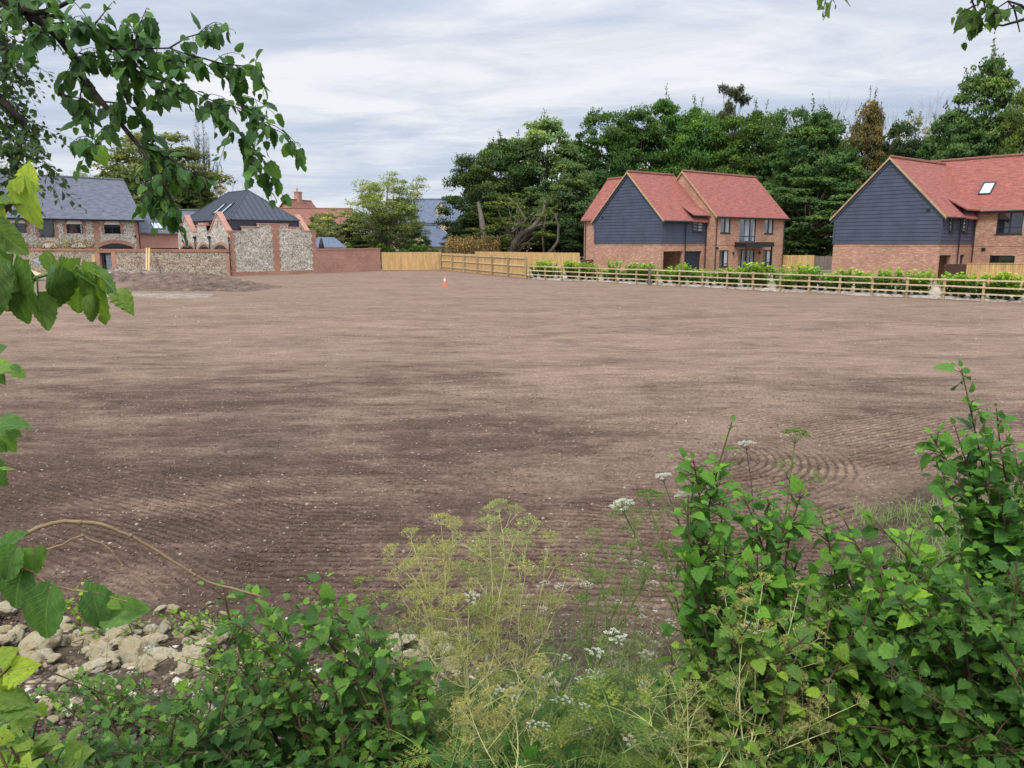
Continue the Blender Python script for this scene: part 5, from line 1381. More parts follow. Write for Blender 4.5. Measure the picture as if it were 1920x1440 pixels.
shrub('currant_bush', 'lobed-leaf bush low down between the seeding parsley and right thicket', 'shrub', (.85, 2.4, 0),
      cloud(1240, 1600, lambda x: 1150, 1440, 30, 4), .062, ['lobed', 'round', 'ovate'], (.068,.145,.036), (2.3, 2.8), 8, seed=15, tone=.42)
shrub('elm_shrub', 'broad low green shrub between leaning stem and tall shoot, before the grass verge', 'shrub', (1.55, 2.55, 0),
      [(1600, 1010), (1655, 1040), (1710, 1060), (1620, 1120), (1690, 1130), (1740, 1090), (1540, 1110), (1760, 1140), (1580, 1180), (1660, 1210), (1720, 1200), (1510, 1200), (1620, 1260), (1700, 1290)],
      .070, EL, GR, (2.6, 3.0), 8, seed=41, tone=.44)
shrub('elm_shrub', 'leafy shrub filling the middle of the bottom right thicket below the hogweed', 'shrub', (1.25, 2.5, 0),
      cloud(1300, 1720, lambda x: 1050, 1420, 30, 44), .064, EL+['lobed'], GR, (2.5, 3.0), 8, seed=42, tone=.42)
# left-hand low bushes
shrub('elm_seedling_bush', 'low bush of bright toothed leaves in front of the field, left of the parsley', 'shrub', (-.62, 2.6, 0),
      [(418, 1098), (470, 1106), (575, 1092), (545, 1125), (625, 1140), (690, 1160), (500, 1150), (440, 1170), (580, 1180), (650, 1200), (720, 1215), (760, 1250), (500, 1220), (570, 1240), (640, 1260), (700, 1290), (420, 1240), (800, 1310)]
      + cloud(430, 830, lambda x: 1270, 1440, 16, 5), .066, EL, (.066,.15,.036), (2.55, 2.95), 8, seed=16, tone=.45, slen=(.10, .24))
shrub('hawthorn_seedling_bush', 'low dark green bush along the bottom edge, left of centre', 'shrub', (-1.15, 2.3, 0),
      cloud(130, 520, lambda x: 1390-.42*(x-130), 1450, 32, 6), .058, ['lobed', 'round', 'ovate'], (.055,.125,.034), (2.3, 2.7), 8, seed=17, tone=.38)
shrub('sycamore_seedling', 'pale large-leaved seedling in the bottom left corner', 'shrub', (-1.05, 1.55, 0),
      [(20, 1330, 1.55), (70, 1350, 1.6), (20, 1400, 1.5), (90, 1410, 1.55), (140, 1430, 1.6), (-20, 1370, 1.5), (50, 1440, 1.4)], .085, ['ovate', 'round', 'lobed'], (.10,.19,.06), (1.4, 1.7), 3, step=.05, seed=18, tone=.5, slen=(.05, .12))
shrub('bank_weed', 'straggling green weeds growing over the lower part of the chalk rubble', 'weed', (-1.75, 3.3, 0),
      cloud(60, 330, lambda x: 1265, 1400, 22, 61), .045, ['lobed', 'ovate'], (.085,.175,.045), (3.2, 3.9), 6, slen=(.05,.16), step=.035, seed=61, tone=.42, rad=.003)
shrub('bank_weed', 'low leafy weeds creeping over the right end of the rubble by the bush', 'weed', (-1.3, 3.9, 0),
      cloud(330, 470, lambda x: 1190, 1300, 14, 62), .045, ['lobed', 'ovate'], (.085,.175,.045), (3.7, 4.2), 6, slen=(.05,.14), step=.035, seed=62, tone=.42, rad=.003)
# far low weeds at the foot of the field, above the rubble
shrub('fern_leaf_weed', 'small bright weed patch at the field edge above the chalk rubble', 'weed', (-1.75, 4.9, 0),
      [(350, 1148, 4.9), (380, 1150, 4.9), (410, 1142, 4.8), (330, 1150, 5.0), (290, 1152, 5.0), (395, 1165, 4.7), (365, 1165, 4.7), (310, 1165, 4.8), (425, 1150, 4.7)], .042, ['lobed', 'ovate'], (.10,.20,.045), (4.6, 5), 5, slen=(.05,.14), step=.03, seed=19, tone=.5, rad=.004)
shrub('fern_leaf_weed', 'second bright weed patch left of the first, beneath the hanging leaf', 'weed', (-2.9, 5.0, 0),
      [(110, 1115, 5.0), (140, 1108, 5.0), (165, 1120, 5.0), (90, 1125, 5.0), (190, 1125, 5.0)], .045, ['lobed', 'ovate'], (.10,.20,.045), (4.8, 5), 5, slen=(.05,.14), step=.03, seed=20, tone=.5, rad=.004)

# ------------------------------------------------------------------ umbellifers
def dome(r, n, k):   # n directions spread over an upward cone
    out = []
    for i in range(n):
        f = (i+.5)/n; rr = math.sqrt(f); a = i*2.39996
        out.append((rr*math.cos(a), rr*math.sin(a)))
    return out
def umbel(wd, lv, c, d, R_, n, kind, r):
    """rays from c along d; each ends in a small umbel of seeds or florets"""
    d = Vector(d).normalized(); u = d.orthogonal().normalized(); v = d.cross(u)
    hub = Vector(c)
    for (a, b) in dome(r, n, 0):
        h = R_*(.95-.35*(a*a+b*b))
        e = hub + (u*a+v*b)*R_*r.uniform(.85, 1.1) + d*h*r.uniform(.9, 1.1)
        wd.tube([hub, hub.lerp(e, .5)+d*R_*.04, e], [R_*.020, R_*.014, R_*.012], 3, cap=False)
        m_ = {'seed': 9, 'white': 16, 'green': 20, 'cream': 16}[kind]
        rr = R_*{'seed': .30, 'white': .22, 'green': .17, 'cream': .24}[kind]
        q = []; dd = []
        for (a2, b2) in dome(r, m_, 1):
            w_ = (u*a2+v*b2)*rr*r.uniform(.8, 1.1) + d*rr*(.75-.4*(a2*a2+b2*b2))
            if kind == 'seed': wd.tube([e, e+w_*.75], [R_*.008, R_*.006], 3, cap=False)
            q.append(tuple(e + w_*(.75 if kind == 'seed' else 1.0))); dd.append(tuple(w_))
        if kind == 'seed':
            lv.add('narrow', q, dd, rng.normal(0,1,(m_,3)), R_*.25, np.clip(rng.normal(.62,.16,m_),0,1)); lv.add('narrow', q, dd+rng.normal(0,.012,(m_,3)), rng.normal(0,1,(m_,3)), R_*.17, np.clip(rng.normal(.5,.16,m_),0,1))
        elif kind == 'green':
            for s_ in (0, 1): lv.add('diamond', q, dd+rng.normal(0,.008,(m_,3)), rng.normal(0,1,(m_,3)), R_*.125, np.clip(rng.normal(.45,.15,m_),0,1))
        else:
            for s_ in (0, 1): lv.add('diamond', q, rng.normal(0,1,(m_,3)), np.array(tuple(d))+rng.normal(0,.4,(m_,3)), R_*.12, np.clip(rng.normal(.5,.1,m_),0,1))
def M_petal():
    t = NT('white petals'); tone = t.n('ShaderNodeAttribute', None, attribute_name='tone').outputs['Fac']
    c = t.ramp(tone, [(0, (.48,.50,.34)), (.5, (.68,.68,.56)), (1, (.80,.80,.72))]); pr = t.bsdf(c, .8, None, .2); tr = t.n('ShaderNodeBsdfTranslucent', {'Color': c}).outputs[0]
    return t.done(t.n('ShaderNodeMixShader', {0: .3, 1: pr, 2: tr}).outputs[0])
m_petal = M_petal(); m_cream_petal = m_petal
def frond(wd, lv, p, d, L_, r, tone=.5, n=7):
    """ferny leaf: rachis with pinnae of fine leaflets"""
    d = Vector(d).normalized(); e = p + d*L_ + Vector((0,0,-.25*L_)); sh = bez(p, p+d*L_*.55+Vector((0,0,.06*L_)), e, 6)
    wd.tube(sh, [L_*.012]*3+[L_*.007]*3, 3, cap=False)
    for i in range(1, n+1):
        t = .15+.85*i/n; q, dd = along(sh, t); s_ = dd.cross(Vector((0,0,1))).normalized() if abs(dd.z) < .98 else Vector((1,0,0))
        for sg in (-1, 1):
            l2 = L_*.42*(1-t*.75); g = (s_*sg+dd*.7).normalized(); m_ = 5
            for k in range(1, m_+1):
                c_ = q + g*l2*k/m_; nr_ = Vector((r.gauss(0,.3), r.gauss(0,.3), 1))
                for s2 in (-1, 0, 1):
                    g2 = (g + s_*0 + dd*s2*sg*.0 + g.cross(Vector((0,0,1)))*s2*.9).normalized()
                    lv.add('narrow', [c_], [tuple(g2)], [tuple(nr_)], [l2*.34*(1.1-.5*k/m_)], [min(.95, max(.05, tone+r.gauss(0,.12)))])
def umbellifer(label, base, umbs, color, stem_m, kind='seed', R=(.028, .05), Y=3.0, seed=1, name='cow_parsley', cat='wildflower', group=None, node=.62, nrays=(9, 13), thick=.0035, fr=4, bend=.06):
    r = random.Random(seed); wd = MB(); lv = Leaves(); pl = Leaves(); gl = Leaves()
    t_ = thing(name, label, cat, (0,0,0), 0, group)
    B_ = Vector(base); B_.z = tz(B_.x, B_.y)-.02
    pts = [(P(u[0], u[1], u[3] if len(u) > 3 and u[3] else Y+r.uniform(-.12, .12)), u[2] if len(u) > 2 and u[2] else kind) for u in umbs]
    ctr = sum((p for p, k in pts), Vector())/len(pts)
    N_ = B_.lerp(ctr, node)+Vector((r.gauss(0,.02), 0, .02)); main = bez(B_, B_.lerp(N_, .5)+Vector((r.gauss(0,.03), r.gauss(0,.03), 0)), N_, 6)
    wd.tube(main, [thick*(1.25-.4*i/5) for i in range(6)], 6, cap=False)
    for p, k in pts:
        st, dd = along(main, r.uniform(.55, 1)); mid = st.lerp(p, .5)+Vector((r.gauss(0,bend), r.gauss(0,bend), -.25*bend)); br = bez(st, mid, p, 7)
        wd.tube(br, [thick*(.85-.45*i/6) for i in range(7)], 5, cap=False)
        rr = r.uniform(*R); dv = (br[-1]-br[-2]).normalized()*.6+Vector((r.gauss(0,.15), r.gauss(-.1,.15), .7))
        umbel(wd, pl if k in ('white', 'cream') else lv, p, dv, rr, r.randint(*nrays), k, r)
        # minor umbels off the branch
        if kind == 'seed':
            for q_ in range(6):
                s2, d2 = along(br, r.uniform(.35, .9)); e2 = s2+Vector((r.gauss(0,.05), r.gauss(0,.05), r.uniform(.02,.09))); wd.tube([s2, e2], [thick*.4, thick*.3], 3, cap=False)
                umbel(wd, lv, e2, e2-s2+Vector((0,0,.05)), rr*.75, 7, 'seed', r)
    for k in range(fr):
        s2, d2 = along(main, r.uniform(.1, .95)); frond(wd, gl, s2, (r.gauss(0,1), r.gauss(0,1), .4), r.uniform(.10, .2), r)
    wd.build('stems', stem_m, t_, smooth=True)
    if lv.chunks: lv.build('seed_heads', m_leaf, t_, color)
    if pl.chunks: pl.build('flower_heads', m_petal, t_)
    if gl.chunks: gl.build('leaves', m_leaf, t_, (.085,.16,.04))
    return t_
SC = (.29,.32,.18)
umbellifer('yellowing seeding cow parsley, leftmost tall clump in the bottom centre', (-.30, 2.95, 0), [(827, 985), (771, 1012), (737, 1042), (745, 1090), (782, 1135), (852, 995), (800, 1040), (838, 1045), (770, 1075)], SC, m_stemstraw, seed=21, R=(.035, .055))
umbellifer('yellowing seeding cow parsley with the highest head in the bottom centre', (-.12, 3.0, 0), [(936, 962), (917, 995), (992, 1002), (962, 1018), (902, 1045), (950, 1055), (890, 1080), (925, 1090), (870, 1075)], SC, m_stemstraw, seed=22, R=(.035, .055))
umbellifer('seeding cow parsley leaning right from the central clump', (-.05, 3.05, 0), [(1030, 1020), (1022, 1068), (1060, 1088), (985, 1080), (1007, 1180), (960, 1130), (1040, 1140)], (.26,.30,.14), m_stemstraw, seed=23, R=(.03, .05))
umbellifer('short seeding cow parsley low in the central clump', (-.18, 2.7, 0), [(827, 1165), (880, 1112), (850, 1140), (905, 1160), (860, 1200), (930, 1200), (800, 1210), (960, 1230), (1000, 1260)], (.27,.31,.15), m_stemstraw, Y=2.85, seed=24, R=(.03, .045))
umbellifer('small thin seeding parsley at the left of the central clump', (-.45, 3.0, 0), [(674, 1098), (700, 1130), (660, 1150), (730, 1120)], (.20,.27,.10), m_stemgreen, seed=25, R=(.022, .035))
umbellifer('green seeding parsley right of the central clump', (.28, 3.0, 0), [(1116, 1015), (1127, 1090), (1191, 992), (1150, 1040), (1185, 1030), (1090, 1130), (1170, 1110), (1210, 1090), (1235, 1040)], (.16,.24,.08), m_stemgreen, seed=26, R=(.028, .045))
umbellifer('white-flowered chervil with several small heads right of the central clump', (.15, 2.9, 0), [(1022, 1100), (1045, 1108), (1094, 1103), (994, 1122), (1020, 1145), (1060, 1162), (1094, 1046), (1165, 1056), (1176, 1092), (1157, 1133)], SC, m_stemgreen, kind='white', seed=27, R=(.016, .024), nrays=(6, 8), thick=.002, bend=.05)
umbellifer('white-flowered chervil half hidden by the right-hand shrub', (.42, 2.9, 0), [(1210, 1063), (1229, 1071), (1202, 1148), (1220, 1110), (1250, 1140), (1180, 1170), (1262, 1180)], SC, m_stemgreen, kind='white', seed=28, R=(.014, .022), nrays=(6, 8), thick=.002)
umbellifer('white-flowered chervil low down at the bottom centre', (.1, 2.6, 0), [(1086, 1282), (1049, 1318), (1068, 1325), (936, 1300), (1120, 1268), (1000, 1330), (1060, 1240)], SC, m_stemgreen, kind='white', Y=2.7, seed=29, R=(.016, .025), nrays=(6, 8), thick=.002)
umbellifer('hogweed with one big green seed head on a straight upright stem', (1.05, 2.9, 0), [(1490, 832, 'green', 2.95)], (.13,.20,.05), m_stemgreen, seed=30, R=(.055, .055), nrays=(15, 15), thick=.006, fr=0, name='hogweed', node=.7, bend=.01)
umbellifer('hogweed with green seed head above a flat white flower head, left of the thicket', (.78, 2.8, 0), [(1217, 945, 'green', 2.9), (1170, 962, 'white', 2.95), (1300, 905, 'green', 2.9), (1290, 945, 'white', 2.95)], (.13,.20,.05), m_stemgreen, seed=31, R=(.046, .052), nrays=(14, 16), thick=.006, fr=1, name='hogweed', node=.55, bend=.04)
umbellifer('hogweed with cream flower head behind the tall shoot', (.95, 2.9, 0), [(1400, 845, 'cream', 3.25), (1245, 905, 'cream', 3.1)], (.13,.20,.05), m_stempurple, seed=32, R=(.036, .042), nrays=(12, 14), thick=.004, fr=0, name='hogweed', node=.5, bend=.06)
umbellifer('straw-coloured seeding parsley sprawling over the lower right thicket', (.62, 2.15, 0), [(1430, 1095), (1497, 1110), (1360, 1120), (1400, 1140), (1470, 1295), (1557, 1282), (1510, 1322)], (.38,.38,.17), m_stemstraw, Y=2.5, seed=33, R=(.02, .032), nrays=(6, 9), thick=.003)
umbellifer('straw-coloured seeding parsley at the bottom edge, right of centre', (.45, 2.0, 0), [(1387, 1355), (1553, 1372), (1287, 1292), (1290, 1340), (1500, 1400), (1180, 1330), (1220, 1390)], (.38,.38,.17), m_stemstraw, Y=2.3, seed=34, R=(.02, .032), nrays=(6, 9), thick=.003)
umbellifer('pale seeding parsley at the bottom edge in the centre', (.0, 2.2, 0), [(880, 1330), (930, 1370), (1000, 1380), (1080, 1390), (850, 1400), (960, 1310), (1130, 1360)], (.36,.37,.16), m_stemstraw, Y=2.5, seed=35, R=(.02, .035), nrays=(7, 10), thick=.003)
EX = [('straw-coloured seeding parsley in the gap right of the central clump', (.35, 2.7), (1080, 1300), (1190, 1330), 2.8), ('cream seeding parsley crowding the foot of the central clump', (-.1, 2.5), (820, 1020), (1230, 1380), 2.65),
      ('pale seeding parsley sprawling under the white chervil', (.2, 2.4), (1020, 1220), (1200, 1400), 2.55), ('thin seeding parsley leaning over the lobed-leaf bush', (.6, 2.3), (1180, 1420), (1230, 1400), 2.35), ('cream seeding parsley at the left foot of the central clump', (-.3, 2.8), (740, 930), (1120, 1300), 2.9), ('straw parsley heads mixed through the thicket below the hogweed', (.95, 2.4), (1330, 1620), (1150, 1400), 2.4)]
for k, (lab_, b_, xr, yr, Yd) in enumerate(EX):
    rr_ = random.Random(300+k); umbellifer(lab_, (b_[0], b_[1], 0), [(rr_.uniform(*xr), rr_.uniform(*yr), 'white' if rr_.random() < .3 else None) for _ in range(8)], (.33,.34,.18) if k % 2 else (.21,.27,.11), m_stemstraw if k % 2 else m_stemgreen, Y=Yd, seed=300+k, R=(.024, .042), nrays=(7, 9), thick=.0024, bend=.07)
for k, (lab_, b_, xr, yr, Yd) in enumerate([('small white chervil flowers scattered right of the central seeding clump', (.2, 2.9), (1040, 1240), (1060, 1240), 2.95), ('small white chervil flowers at the left foot of the thicket', (.5, 2.7), (1180, 1330), (1080, 1300), 2.8), ('small white chervil flowers low in the bottom centre tangle', (.05, 2.4), (900, 1150), (1250, 1420), 2.5)]):
    rr_ = random.Random(400+k); umbellifer(lab_, (b_[0], b_[1], 0), [(rr_.uniform(*xr), rr_.uniform(*yr)) for _ in range(12)], SC, m_stemgreen, kind='white', Y=Yd, seed=400+k, R=(.014, .024), nrays=(6, 8), thick=.0018, bend=.05, fr=9)
for k, (lab_, us) in enumerate((('small white chervil heads over the middle of the chalk rubble', [(215, 1330), (240, 1345), (285, 1185), (205, 1180), (245, 1270), (215, 1272), (280, 1225)]), ('small white chervil heads among the leaves right of the rubble', [(345, 1290), (370, 1310), (380, 1335), (355, 1345), (400, 1340), (320, 1365), (395, 1355)]))):
    umbellifer(lab_, (P(us[0][0], 1300, 3.6).x+.1, 3.3, 0), us, SC, m_stemgreen, kind='white', Y=3.4-.3*k, seed=36+k, R=(.022, .032), nrays=(7, 9), thick=.0018, fr=5, bend=.03)

# ferny undergrowth and dead stalks (nobody could count them)
r_ = random.Random(77); lv = Leaves(); wd = MB()
for k in range(330):
    px = r_.uniform(740, 1460); Y = r_.uniform(2.1, 3.6); x_ = (px-960)/1465*Y
    p = Vector((x_, Y, tz(x_, Y)+r_.uniform(.02, .42 if Y < 3.2 else .12)*r_.random()**.5)); frond(wd, lv, p, (r_.gauss(0,1), r_.gauss(0,1), r_.uniform(.2,1.1)), r_.uniform(.10, .22), r_, r_.uniform(.3, .85))
o = lv.build('ferny_undergrowth', m_leaf, None, (.115,.165,.042)); tag(o, 'soft ferny green undergrowth', 'undergrowth', kind='stuff')
o = wd.build('undergrowth_stalks', m_stemgreen); tag(o, 'thin green stalks of undergrowth', 'undergrowth', kind='stuff')
# low ground leaves under the bushes
n_ = 9000; xx = rng.uniform(-2.6, 4.2, n_); yy = rng.uniform(1.2, 3.7, n_) + np.clip(xx-1.6, 0, 2.5)*.9*rng.random(n_); hh = rng.random(n_)**2*.28
mask = (xx > -.9) | (yy < 2.75); xx, yy, hh = xx[mask], yy[mask], hh[mask]; n_ = len(xx)
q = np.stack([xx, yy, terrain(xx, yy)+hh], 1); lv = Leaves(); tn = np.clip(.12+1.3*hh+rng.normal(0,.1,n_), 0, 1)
sel = rng.integers(0, 3, n_)
for i, tp in enumerate(('ovate', 'lobed', 'round')): m_ = sel == i; lv.add(tp, q[m_], rng.normal(0,1,(m_.sum(),3)), rng.normal(0,.5,(m_.sum(),3))+np.array([0,-.25,1]), rng.uniform(.03,.06,m_.sum()), tn[m_])
tag(lv.build('ground_leaves', m_leaf, None, GD), 'low dark ground leaves beneath the bushes', 'undergrowth', kind='stuff')
# grass blades: bright verge on the right and tufts through the middle
def grass(name, label, xs_, ys_, hmin, hmax, colr, seed, w=.0035, lean=.5):
    r = np.random.default_rng(seed); n = len(xs_); V = np.zeros((n, 7, 3), np.float32); h = r.uniform(hmin, hmax, n); a = r.uniform(0, 2*PI, n); ln = r.uniform(.1, lean, n)*h
    base = np.stack([xs_, ys_, terrain(xs_, ys_)-.01], 1); dx = np.stack([np.cos(a), np.sin(a), np.zeros(n)], 1); sd = np.stack([-np.sin(a), np.cos(a), np.zeros(n)], 1)
    for k, (t, ww) in enumerate(((0, 1), (.4, .9), (.75, .55))):
        c = base + dx*(ln*t*t*1.6)[:,None]; c[:,2] += h*(t-.22*t*t)
        V[:, 2*k] = c - sd*w*ww; V[:, 2*k+1] = c + sd*w*ww
    c = base + dx*(ln*1.6)[:,None]; c[:,2] += h*.78; V[:,6] = c
    F = np.array([(0,1,3,2),(2,3,5,4)]); me = bpy.data.meshes.new(name); L = []
    q4 = (F[None] + (np.arange(n)*7)[:,None,None]).reshape(n, -1); t3 = np.array([4,5,6])[None] + (np.arange(n)*7)[:,None]
    loops = np.concatenate([q4, t3], 1).ravel().astype(np.int32); tot = np.tile([4,4,3], n).astype(np.int32); st = np.concatenate([[0], np.cumsum(tot)[:-1]]).astype(np.int32)
    me.vertices.add(n*7); me.vertices.foreach_set('co', V.ravel()); me.loops.add(len(loops)); me.loops.foreach_set('vertex_index', loops); me.polygons.add(len(tot)); me.polygons.foreach_set('loop_start', st); me.polygons.foreach_set('loop_total', tot); me.update(calc_edges=True)
    at = me.attributes.new('tone', 'FLOAT', 'POINT'); at.data.foreach_set('value', np.repeat(np.clip(r.normal(.5,.2,n),0,1), 7).astype(np.float32))
    o = link(name, me, m_leaf); o.color = (*colr, 1); return tag(o, label, 'grass', kind='stuff')
n_ = 26000; xx = rng.uniform(1.7, 8.0, n_); off = -rng.random(n_)**.8*4.6 + .25
yy = edge(xx) + off + (vnoise(xx, xx*.3, 1.3, 91)-.5)*1.0; keep = (yy > 2.6) & (vnoise(xx, yy, 1.6, 93) > .36+.22*(off > -.6)); 
grass('grass', 'bright rough grass on the verge behind the right-hand thicket', xx[keep], yy[keep], .06, .26, (.16,.22,.06), 1, w=.003, lean=.9)
n_ = 5200; xx = rng.uniform(-.6, 1.9, n_); yy = rng.uniform(1.9, 3.9, n_); keep = vnoise(xx, yy, 2.2, 95) > .45
grass('grass', 'thin green grass blades among the seeding parsley', xx[keep], yy[keep], .08, .36, (.12,.19,.05), 2, w=.0022, lean=.9)
n_ = 1500; xx = rng.uniform(-.9, 2.8, n_); yy = edge(xx) - rng.random(n_)*1.6+.1
grass('dry_grass', 'straw and dead grass litter along the edge of the soil', xx, yy, .02, .10, (.26,.20,.12), 3, w=.0018, lean=2.0)

# ------------------------------------------------------------------ rubble
def stone_mesh(seed, flat=.7):
    import bmesh
    bm = bmesh.new(); bmesh.ops.create_icosphere(bm, subdivisions=4, radius=1)
    r = random.Random(seed); off = Vector((r.uniform(0,50), r.uniform(0,50), r.uniform(0,50))); sx_, sy_ = r.uniform(.8, 1.25), r.uniform(.75, 1.1)
    planes = [(Vector((r.gauss(0,1), r.gauss(0,1), r.gauss(0,1))).normalized(), r.uniform(.62, .92)) for _ in range(7)]
    for v in bm.verts:
        p = v.co.copy()
        for nrm_, dd in planes:
            ex = p.dot(nrm_)-dd
            if ex > 0: p -= nrm_*ex*.85
        n1 = mnoise.fractal(p*1.3+off, 1, 2, 4); n2 = mnoise.fractal(p*4+off, .8, 2, 4)
        p *= 1+.16*n1+.09*n2
        v.co = Vector((p.x*sx_, p.y*sy_, p.z*flat))
    me = bpy.data.meshes.new('chalk_stone'); bm.to_mesh(me); bm.free(); me.polygons.foreach_set('use_smooth', [True]*len(me.polygons)); return me
def M_stone():
    t = NT('chalk and flint stone'); o = t.coord(); oi = t.n('ShaderNodeObjectInfo')
    v = t.n('ShaderNodeVectorMath', {0: o, 1: oi.outputs['Location']}, operation='ADD').outputs[0]
    n1 = t.noise(v, 1.6, 6, .7); n2 = t.noise(v, 7.0, 5, .75)
    c = t.ramp(n1, [(.30, (.50,.39,.24)), (.40, (.84,.70,.42)), (.55, (.90,.81,.57)), (.78, (.92,.89,.80))])
    c = t.mix(1.0, c, t.ramp(oi.outputs['Random'], [(0, (.86,.80,.70)), (.5, (1,.97,.92)), (.88, (1.05,1.05,1.05)), (1, (.62,.64,.68))]), 'MULTIPLY')
    c = t.mix(t.ramp(n2, [(.56, 0), (.72, .7)]), c, (.17,.13,.075))
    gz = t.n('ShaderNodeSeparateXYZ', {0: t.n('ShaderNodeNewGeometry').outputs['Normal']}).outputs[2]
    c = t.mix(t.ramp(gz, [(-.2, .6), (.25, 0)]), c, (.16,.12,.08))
    return t.done(t.bsdf(c, .95, t.bump(t.math('ADD', n1, n2), .8, .25), .15))
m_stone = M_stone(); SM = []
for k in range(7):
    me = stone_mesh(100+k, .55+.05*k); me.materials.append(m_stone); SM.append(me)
big = [(225, 748, 115, 'largest pitted yellowish block at the right of the rubble'), (78, 1210, 0, '')]
# x px, y px (centre of the stone), width px, label
ST = [(405, 1196, 60, 'pale yellowish pitted block at the top right of the rubble heap'), (368, 1228, 78, 'largest cream block right of the middle of the rubble heap'), (78, 1212, 80, 'long cream and orange block at the left of the rubble heap'),
      (8, 1145, 46, 'weathered brown block at the left edge beside the hanging leaf'), (16, 1200, 34, 'rounded grey-brown stone near the left edge'), (212, 1196, 62, 'cream block at the top middle of the rubble heap'),
      (255, 1222, 64, 'yellow-cream block in the centre of the rubble heap'), (180, 1252, 56, 'white-edged broken stone in the lower middle of the rubble'), (97, 1238, 40, 'rounded cream stone below the long orange block'),
      (58, 1240, 44, 'ochre stone at the lower left of the rubble heap'), (305, 1230, 50, 'blue-grey flint chip with white rind in the rubble'), (278, 1252, 52, 'cream stone stained brown in the lower middle of the heap'),
      (345, 1255, 34, 'small rounded orange-tinted stone at the lower right of the heap'), (92, 1325, 46, 'pale split stone lying alone lower down the bank at the left'), (100, 1350, 30, 'small pale stone directly below the split stone'),
      (700, 1232, 56, 'grey flint boulder showing between the bush and the parsley'), (762, 1230, 30, 'small white flint beside the grey boulder'), (180, 1230, 38, 'small cream stone just left of the heap centre')]
rs = random.Random(5)
def put_stone(px, py, wpx, label, group=None, i=0, sink=.25):
    # find the ground under this pixel
    z = .2
    for _ in range(12):
        g = G(px, py+wpx*.18, z); z = tz(g.x, g.y)
    s_ = wpx/1465*g.y/2
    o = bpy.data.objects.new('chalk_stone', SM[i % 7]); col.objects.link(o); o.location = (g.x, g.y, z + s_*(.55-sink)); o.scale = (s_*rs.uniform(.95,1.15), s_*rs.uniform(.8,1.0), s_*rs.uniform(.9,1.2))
    o.rotation_euler = (rs.gauss(0,.25), rs.gauss(0,.25), rs.uniform(0, 6)); return tag(o, label, 'stone', group)
for i, (a, b, c, l_) in enumerate(ST): put_stone(a, b, c, l_, 'stones in the rubble heap', i, sink=.05)
for i in range(190):
    px, py = rs.uniform(-40, 440), rs.gauss(1215, 36) ; 
    if i % 5 == 4: px, py = rs.uniform(640, 900), rs.uniform(1190, 1250)
    put_stone(px, py, rs.uniform(12, 44), 'small cream stone packed among the bigger blocks of rubble', 'small stones in the rubble heap', rs.randint(0, 6))
# chips, grit and clods too many to count
def scatter(name, label, P_, S_, mt, seed, colr=None):
    import bmesh
    r = np.random.default_rng(seed); bm = bmesh.new(); bmesh.ops.create_icosphere(bm, subdivisions=1, radius=1); bv = np.array([v.co[:] for v in bm.verts]); bf = np.array([[v.index for v in f.verts] for f in bm.faces]); bm.free()
    n = len(P_); k = len(bv); jit = 1+r.normal(0, .22, (n, k, 1)); sc3 = S_[:,None,None]*r.uniform(.55, 1.25, (n,1,3)); a = r.uniform(0, 6.28, n)
    V = bv[None]*jit*sc3; x = V[...,0]*np.cos(a)[:,None]-V[...,1]*np.sin(a)[:,None]; y = V[...,0]*np.sin(a)[:,None]+V[...,1]*np.cos(a)[:,None]; V = np.stack([x, y, V[...,2]*.75], 2) + P_[:,None,:]
    F = (bf[None] + (np.arange(n)*k)[:,None,None]).reshape(-1, 3).astype(np.int32); me = bpy.data.meshes.new(name)
    me.vertices.add(n*k); me.vertices.foreach_set('co', V.astype(np.float32).ravel()); me.loops.add(F.size); me.loops.foreach_set('vertex_index', F.ravel()); me.polygons.add(len(F)); me.polygons.foreach_set('loop_start', np.arange(0, F.size, 3, dtype=np.int32)); me.polygons.foreach_set('loop_total', np.full(len(F), 3, np.int32)); me.update(calc_edges=True)
    at = me.attributes.new('tone', 'FLOAT', 'POINT'); at.data.foreach_set('value', np.repeat(r.random(n), k).astype(np.float32))
    return tag(link(name, me, mt), label, name.replace('_', ' '), kind='stuff')
def M_chip(name, stops):
    t = NT(name); tone = t.n('ShaderNodeAttribute', None, attribute_name='tone').outputs['Fac']; c = t.ramp(tone, stops)
    c = t.mix(1.0, c, t.ramp(t.noise(t.pos(), 40.0, 4, .7), [(.3, (.6,.58,.55)), (.65, (1.1,1.1,1.1))]), 'MULTIPLY'); return t.done(t.bsdf(c, .95, None, .15))
m_chip = M_chip('chips', [(0, (.10,.08,.06)), (.50, (.16,.12,.09)), (.75, (.34,.27,.19)), (.92, (.60,.53,.40)), (1, (.66,.62,.55))])
m_clod = M_chip('clods', [(0, (.10,.072,.06)), (.5, (.20,.145,.115)), (.9, (.30,.225,.18)), (1, (.45,.38,.30))])
m_fgrit = M_chip('field grit', [(0, (.35,.29,.22)), (.6, (.50,.44,.36)), (1, (.68,.65,.6))])
n_ = 2300; xx = np.where(rng.random(n_) < .8, rng.uniform(-4.2, -1.2, n_), rng.uniform(-1.2, .3, n_)); yy = rng.normal(4.35, .42, n_); S_ = rng.uniform(.006, .030, n_)*(.5+rng.random(n_)); scatter('rubble_chips', 'broken chalk and flint chips filling the rubble bank', np.stack([xx, yy, terrain(xx, yy)+.006], 1), S_, m_chip, 1)
n_ = 3600; xx = rng.uniform(-3.0, 1.2, n_); yy = rng.uniform(2.6, 4.4, n_); scatter('bank_soil_clods', 'dark crumbly soil clods on the near bank', np.stack([xx, yy, terrain(xx, yy)+.004], 1), rng.uniform(.006, .024, n_), m_clod, 2)
